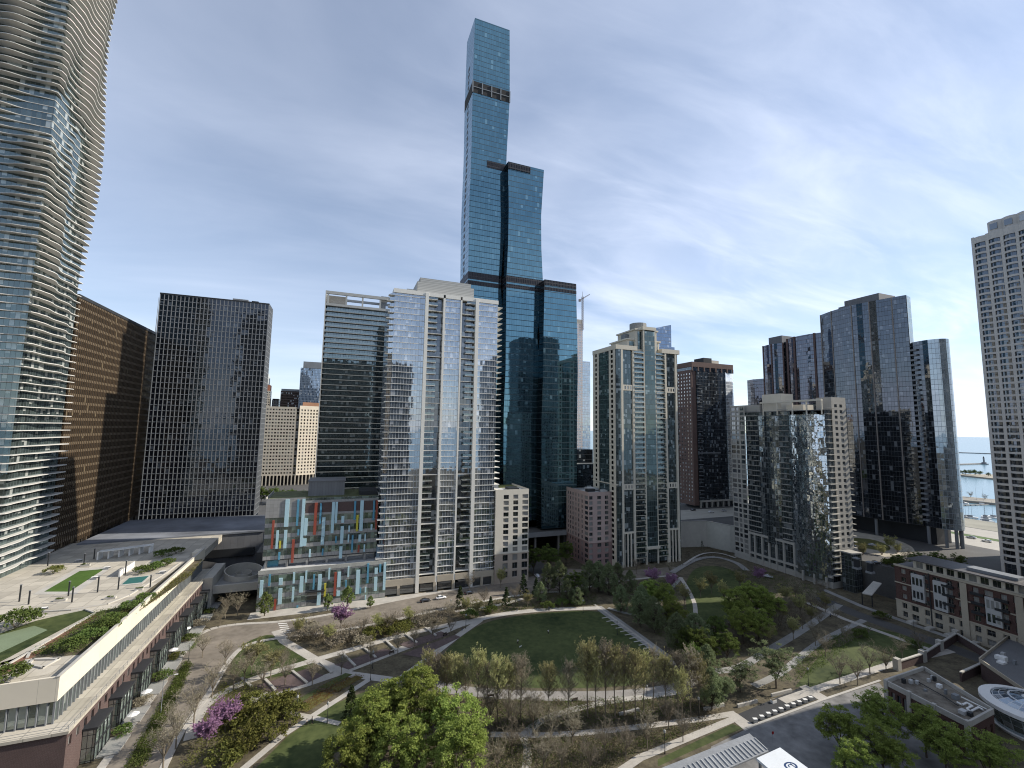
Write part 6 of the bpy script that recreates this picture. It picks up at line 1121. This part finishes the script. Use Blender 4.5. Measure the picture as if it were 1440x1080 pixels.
# ---------------------------------------------------------------- boats in the harbour
SAIL = WHITE
def boat(x, y, L, rz, label, mast):
    t = T('moored_boat', label, 'boat', (x, y, -2), 'boats in the harbour', rz); q = MB(); q.prism([(-L / 2, -L * .14), (L * .25, -L * .15), (L / 2, 0), (L * .25, L * .15), (-L / 2, L * .14)], -.4, 1.2, True, True); link('hull', q.mesh('hull', WHITE), t).location = (0, 0, 0); q = MB(); q.box(-L * .2, L * .12, -L * .09, L * .09, 1.2, 2.6); link('cabin', q.mesh('cabin', GREYM), t).location = (0, 0, 0)
    if mast: q = MB(); q.tube((0, 0, 1), (0, 0, L * 1.3), .12, .06, 4); q.tube((-L * .4, 0, 2.4), (0, 0, 2.4), .1, .1, 4); link('mast', q.mesh('mast', GREYM), t).location = (0, 0, 0)
bx = sorted((1352 + 48 * rng.random(), rng.choice((706, 708, 710, 728, 731, 734))) for _ in range(18))
for i, (a, b) in enumerate(bx): x, y = gp(a, b, -2); boat(x, y, rng.uniform(9, 14), rng.uniform(0, 3), f'small white boat moored in the harbour, {ORD[i] if i < 17 else "rightmost"}', i % 2)
for i in range(7): p = gp(1348 + 7 * i, 711 - .2 * i, -2); q = MB(); q.box(p[0] - 16, p[0] + 2, p[1] - .8, p[1] + .8, -2.2, -1.2); tag(q.build('dock', CONCD), f'narrow floating dock below the harbour pier, {ORD[i] if i < 6 else "rightmost"}', 'dock', 'floating docks')
cluster('dull', [(1350, 664, 10), (1357, 664, 12), (1364, 664, 11), (1371, 664, 13), (1378, 665, 10), (1390, 667, 9)], 'dark tree on the far headland in the lake', 'trees on the headland', -1.5)
cluster('bare', [(1350, 693, 9), (1365, 696, 9), (1385, 699, 8)], 'bare tree on the harbour pier', 'trees on the harbour pier', -1.5)
# ---------------------------------------------------------------- people
SKIN = surf('skin', (.45, .28, .2), .05)
def grow(name, pts, edges, radii, mat, root_i=0):
    me = bpy.data.meshes.new(name); me.from_pydata(pts, edges, []); o = bpy.data.objects.new(name, me); sc.collection.objects.link(o)
    md = o.modifiers.new('skin', 'SKIN'); md.use_smooth_shade = True
    for i, r_ in enumerate(radii): me.skin_vertices[0].data[i].radius = (r_, r_)
    me.skin_vertices[0].data[root_i].use_root = True; o.modifiers.new('sub', 'SUBSURF').levels = 1
    dg = bpy.context.evaluated_depsgraph_get(); out = bpy.data.meshes.new_from_object(o.evaluated_get(dg)); out.name = name; out.materials.clear(); out.materials.append(mat); bpy.data.objects.remove(o); bpy.data.meshes.remove(me); return out
def person_meshes(step, shirt, trousers, hairc):
    J = dict(pel=(0, 0, .95), ch=(0, 0, 1.25), nk=(0, 0, 1.46), hd=(0, .02, 1.58), tp=(0, .02, 1.70), ls=(-.19, 0, 1.40), le=(-.25, -.05 * step, 1.12), lw=(-.25, .12 * step, .88), lh=(-.25, .16 * step, .78), rs=(.19, 0, 1.40), re=(.25, .05 * step, 1.12), rw=(.25, -.02 * step, .88), rh=(.25, -.0, .78), lp=(-.1, 0, .9), lk=(-.11, .2 * step, .5), la=(-.11, .1 * step, .09), lt=(-.11, .1 * step + .18, .04), rp=(.1, 0, .9), rk=(.11, -.05 * step, .5), ra=(.11, -.3 * step, .09), rt=(.11, -.3 * step + .18, .04))
    E = [('pel', 'ch'), ('ch', 'nk'), ('nk', 'hd'), ('hd', 'tp'), ('nk', 'ls'), ('ls', 'le'), ('le', 'lw'), ('lw', 'lh'), ('nk', 'rs'), ('rs', 're'), ('re', 'rw'), ('rw', 'rh'), ('pel', 'lp'), ('lp', 'lk'), ('lk', 'la'), ('la', 'lt'), ('pel', 'rp'), ('rp', 'rk'), ('rk', 'ra'), ('ra', 'rt')]
    Rr = dict(pel=.14, ch=.15, nk=.06, hd=.10, tp=.08, ls=.07, le=.045, lw=.035, lh=.04, rs=.07, re=.045, rw=.035, rh=.04, lp=.10, lk=.06, la=.045, lt=.035, rp=.10, rk=.06, ra=.045, rt=.035)
    def sub(keys, k, mat, nm): ks = list(keys); ix = {a: i for i, a in enumerate(ks)}; return grow(nm, [J[a] for a in ks], [(ix[a], ix[b]) for a, b in E if a in ix and b in ix], [Rr[a] + k for a in ks], mat)
    body = sub(J.keys(), 0, SKIN, 'person'); sh_ = sub(['pel', 'ch', 'nk', 'ls', 'le', 'lw', 'rs', 're', 'rw'], .018, shirt, 'jacket'); tr_ = sub(['pel', 'lp', 'lk', 'la', 'rp', 'rk', 'ra'], .022, trousers, 'trousers')
    q = MB(); q.lathe((0, .0, 1.60), [(.115, -.03), (.118, .06), (.09, .12), (.03, .15)], 10); hair = q.mesh('hair', hairc, True); return body, sh_, tr_, hair
CW, CBk, CBl = surf('white cloth', (.65, .63, .6), .1), surf('black cloth', (.02, .02, .025), .1), surf('blue cloth', (.05, .08, .16), .1)
P1, P2, P3 = person_meshes(0.2, CW, CBk, BARK), person_meshes(1.0, CBk, CBl, BARK), person_meshes(.8, CBl, CBk, DARKM)
for (b_, a, y_, rz, lab) in ((P1, 728, 906, .3, 'person in a white top standing on the oval lawn'), (P1, 771, 892, 2.0, 'person in a light top further up the oval lawn'), (P2, 650, 888, 1.2, 'person in dark clothes walking at the left tip of the oval lawn'), (P3, 772, 859, 1.5, 'person walking on the path above the oval lawn'), (P2, 727, 860, 1.6, 'person in black by the tree pits above the oval lawn'), (P1, 431, 1021, .5, 'person in a white top at the lower lawn path, left one'), (P1, 439, 1018, 2.5, 'person in a white top at the lower lawn path, right one'), (P3, 1168, 869, .5, 'person walking by the beds on the right promenade')):
    x, y = gp(a, y_); o = tag(link('person', b_[0]), lab, 'person'); o.location = (x, y, .06); o.rotation_euler = (0, 0, rz)
    for nm, me in zip(('jacket', 'trousers', 'hair'), b_[1:]): c = link(nm, me, o); c.location = (0, 0, 0)
q = MB(); x, y = gp(731, 911); DG = grow('dog', [(0, 0, .42), (.45, 0, .45), (.6, 0, .62), (.78, 0, .6), (-.1, .08, .2), (-.1, .08, .03), (-.1, -.08, .2), (-.1, -.08, .03), (.42, .08, .22), (.42, .08, .03), (.42, -.08, .22), (.42, -.08, .03), (-.3, 0, .55)], [(0, 1), (1, 2), (2, 3), (0, 4), (4, 5), (0, 6), (6, 7), (1, 8), (8, 9), (1, 10), (10, 11), (0, 12)], [.12, .14, .09, .05, .05, .03, .05, .03, .05, .03, .05, .03, .03], CW); o = tag(link('dog', DG), 'small pale dog beside the person in white on the oval lawn', 'dog'); o.location = (x, y, .04)
x, y = gp(178, 804, TZ); t = T('privacy_wall', 'white low screen wall on the roof terrace left of the teal pool', 'wall', (x, y, TZ)); box('panel', WHITE, t, x - .25, x + .25, y - 6, y + 6, TZ, TZ + 2.2); box('cap', CONC, t, x - .35, x + .35, y - 6.1, y + 6.1, TZ + 2.2, TZ + 2.35)
for i, (a, b, w) in enumerate(((133, 814, 'beside the terrace lawn'), (60, 858, 'near the dark bush on the terrace'), (150, 800, 'between the terrace lawn and the pergola'), (110, 790, 'left of the pergola row'), (228, 806, 'right of the teal pool'))):
    x, y = gp(a, b, TZ); t = T('terrace_table', 'small white table with two benches ' + w, 'table', (x, y, TZ), 'terrace tables'); q = MB(); q.box(x - .9, x + .9, y - .5, y + .5, TZ + .7, TZ + .78); q.build('tabletop', WHITE, t); box('leg', GREYM, t, x - .2, x + .2, y - .2, y + .2, TZ, TZ + .7)
    for s in (-1, 1): box('bench', GREYM, t, x - .9, x + .9, y + s * .9 - .18, y + s * .9 + .18, TZ, TZ + .45)
for i, (a, b, sx_, sy_, w) in enumerate(((85, 845, 3, 1.2, 'at the near side of the terrace lawn'), (155, 842, 3, 1.2, 'below the teal pool'), (195, 830, 2.4, 1.0, 'at the near corner of the teal pool'), (120, 796, 3, 1, 'behind the terrace lawn'), (238, 784, 2, 3, 'beside the pergola shrubs'))):
    x, y = gp(a, b, TZ); t = T('terrace_planter', 'low concrete planter box ' + w, 'planter', (x, y, TZ), 'terrace planters'); box('trough', CONC, t, x - sx_ / 2, x + sx_ / 2, y - sy_ / 2, y + sy_ / 2, TZ, TZ + .6); q = MB()
    for _ in range(10): clump(q, Vector((x + rng.uniform(-.4, .4) * sx_, y + rng.uniform(-.4, .4) * sy_, TZ + .8)), .4, 22, .14)
    q.build('foliage', LD_, t)
# cafe tables with parasols on the patios
def parasol(a, b, label):
    x, y = gp(a, b); t = T('patio_parasol', label, 'parasol', (x, y, .35), 'patio parasols'); q = MB(); q.tube((x, y, .35), (x, y, 2.7), .04, .03, 5); q.build('pole', GREYM, t); q = MB(); q.lathe((x, y, 2.3), [(1.35, 0), (1.3, .06), (.05, .6)], 8); q.build('canopy', WHITE, t); q = MB(); q.lathe((x, y, .35), [(.25, 0), (.06, .1), (.06, .68), (.5, .7), (.5, .74)], 12); q.build('table', GREYM, t)
for i, (a, b) in enumerate(((205, 985), (186, 1018), (243, 924), (262, 893))): parasol(a, b, f'pale patio parasol over a round table by the glass bays, {["third", "lowest", "second from the top", "topmost"][i]}')
# ---------------------------------------------------------------- neighbouring towers across the street behind the viewer, mirrored in the glass; unseen mid rise block added for shade
RG = curtain('neighbour dark glass', 3.0, 3.4, .6, 1.0, (.10, .10, .105), (.4, .45, .5), (.02, .022, .025), .2, .01); RG2 = curtain('neighbour pale stone', 3.2, 3.4, 1.5, 1.3, (.36, .33, .28), (.4, .45, .5), (.03, .03, .03), .2, .01)
for (nm, lab, x0, x1, y0, y1, z1, mt) in (('park_side_tower', 'dark gridded tower south of the park, mirrored in the right stem of the supertall', 230, 285, -95, -55, 205, RG), ('park_side_tower', 'tall dark tower south of the park, mirrored low in the white tower', 40, 75, -150, -110, 150, RG), ('park_side_tower', 'pale stone tower south of the park, mirrored in the wavy tower', -150, -100, -140, -100, 240, RG2), ('park_side_tower', 'dark tower at the south east corner, shading the lower right court', 196, 232, -10, 42, 95, RG2), ('park_side_tower', 'unseen mid rise block added beside the brick terrace, shading the lower right court', 205, 236, 43, 73.5, 66, RG2), ('park_side_tower', 'dark slab south of the park mirrored in the supertall middle stem', 165, 205, -120, -80, 160, RG), ('park_side_tower', 'stone apartment tower the picture is taken from', -34, 30, -60, -8, 150, RG2)):
    simple(nm, lab, x0, x1, y0, y1, z1, mt)
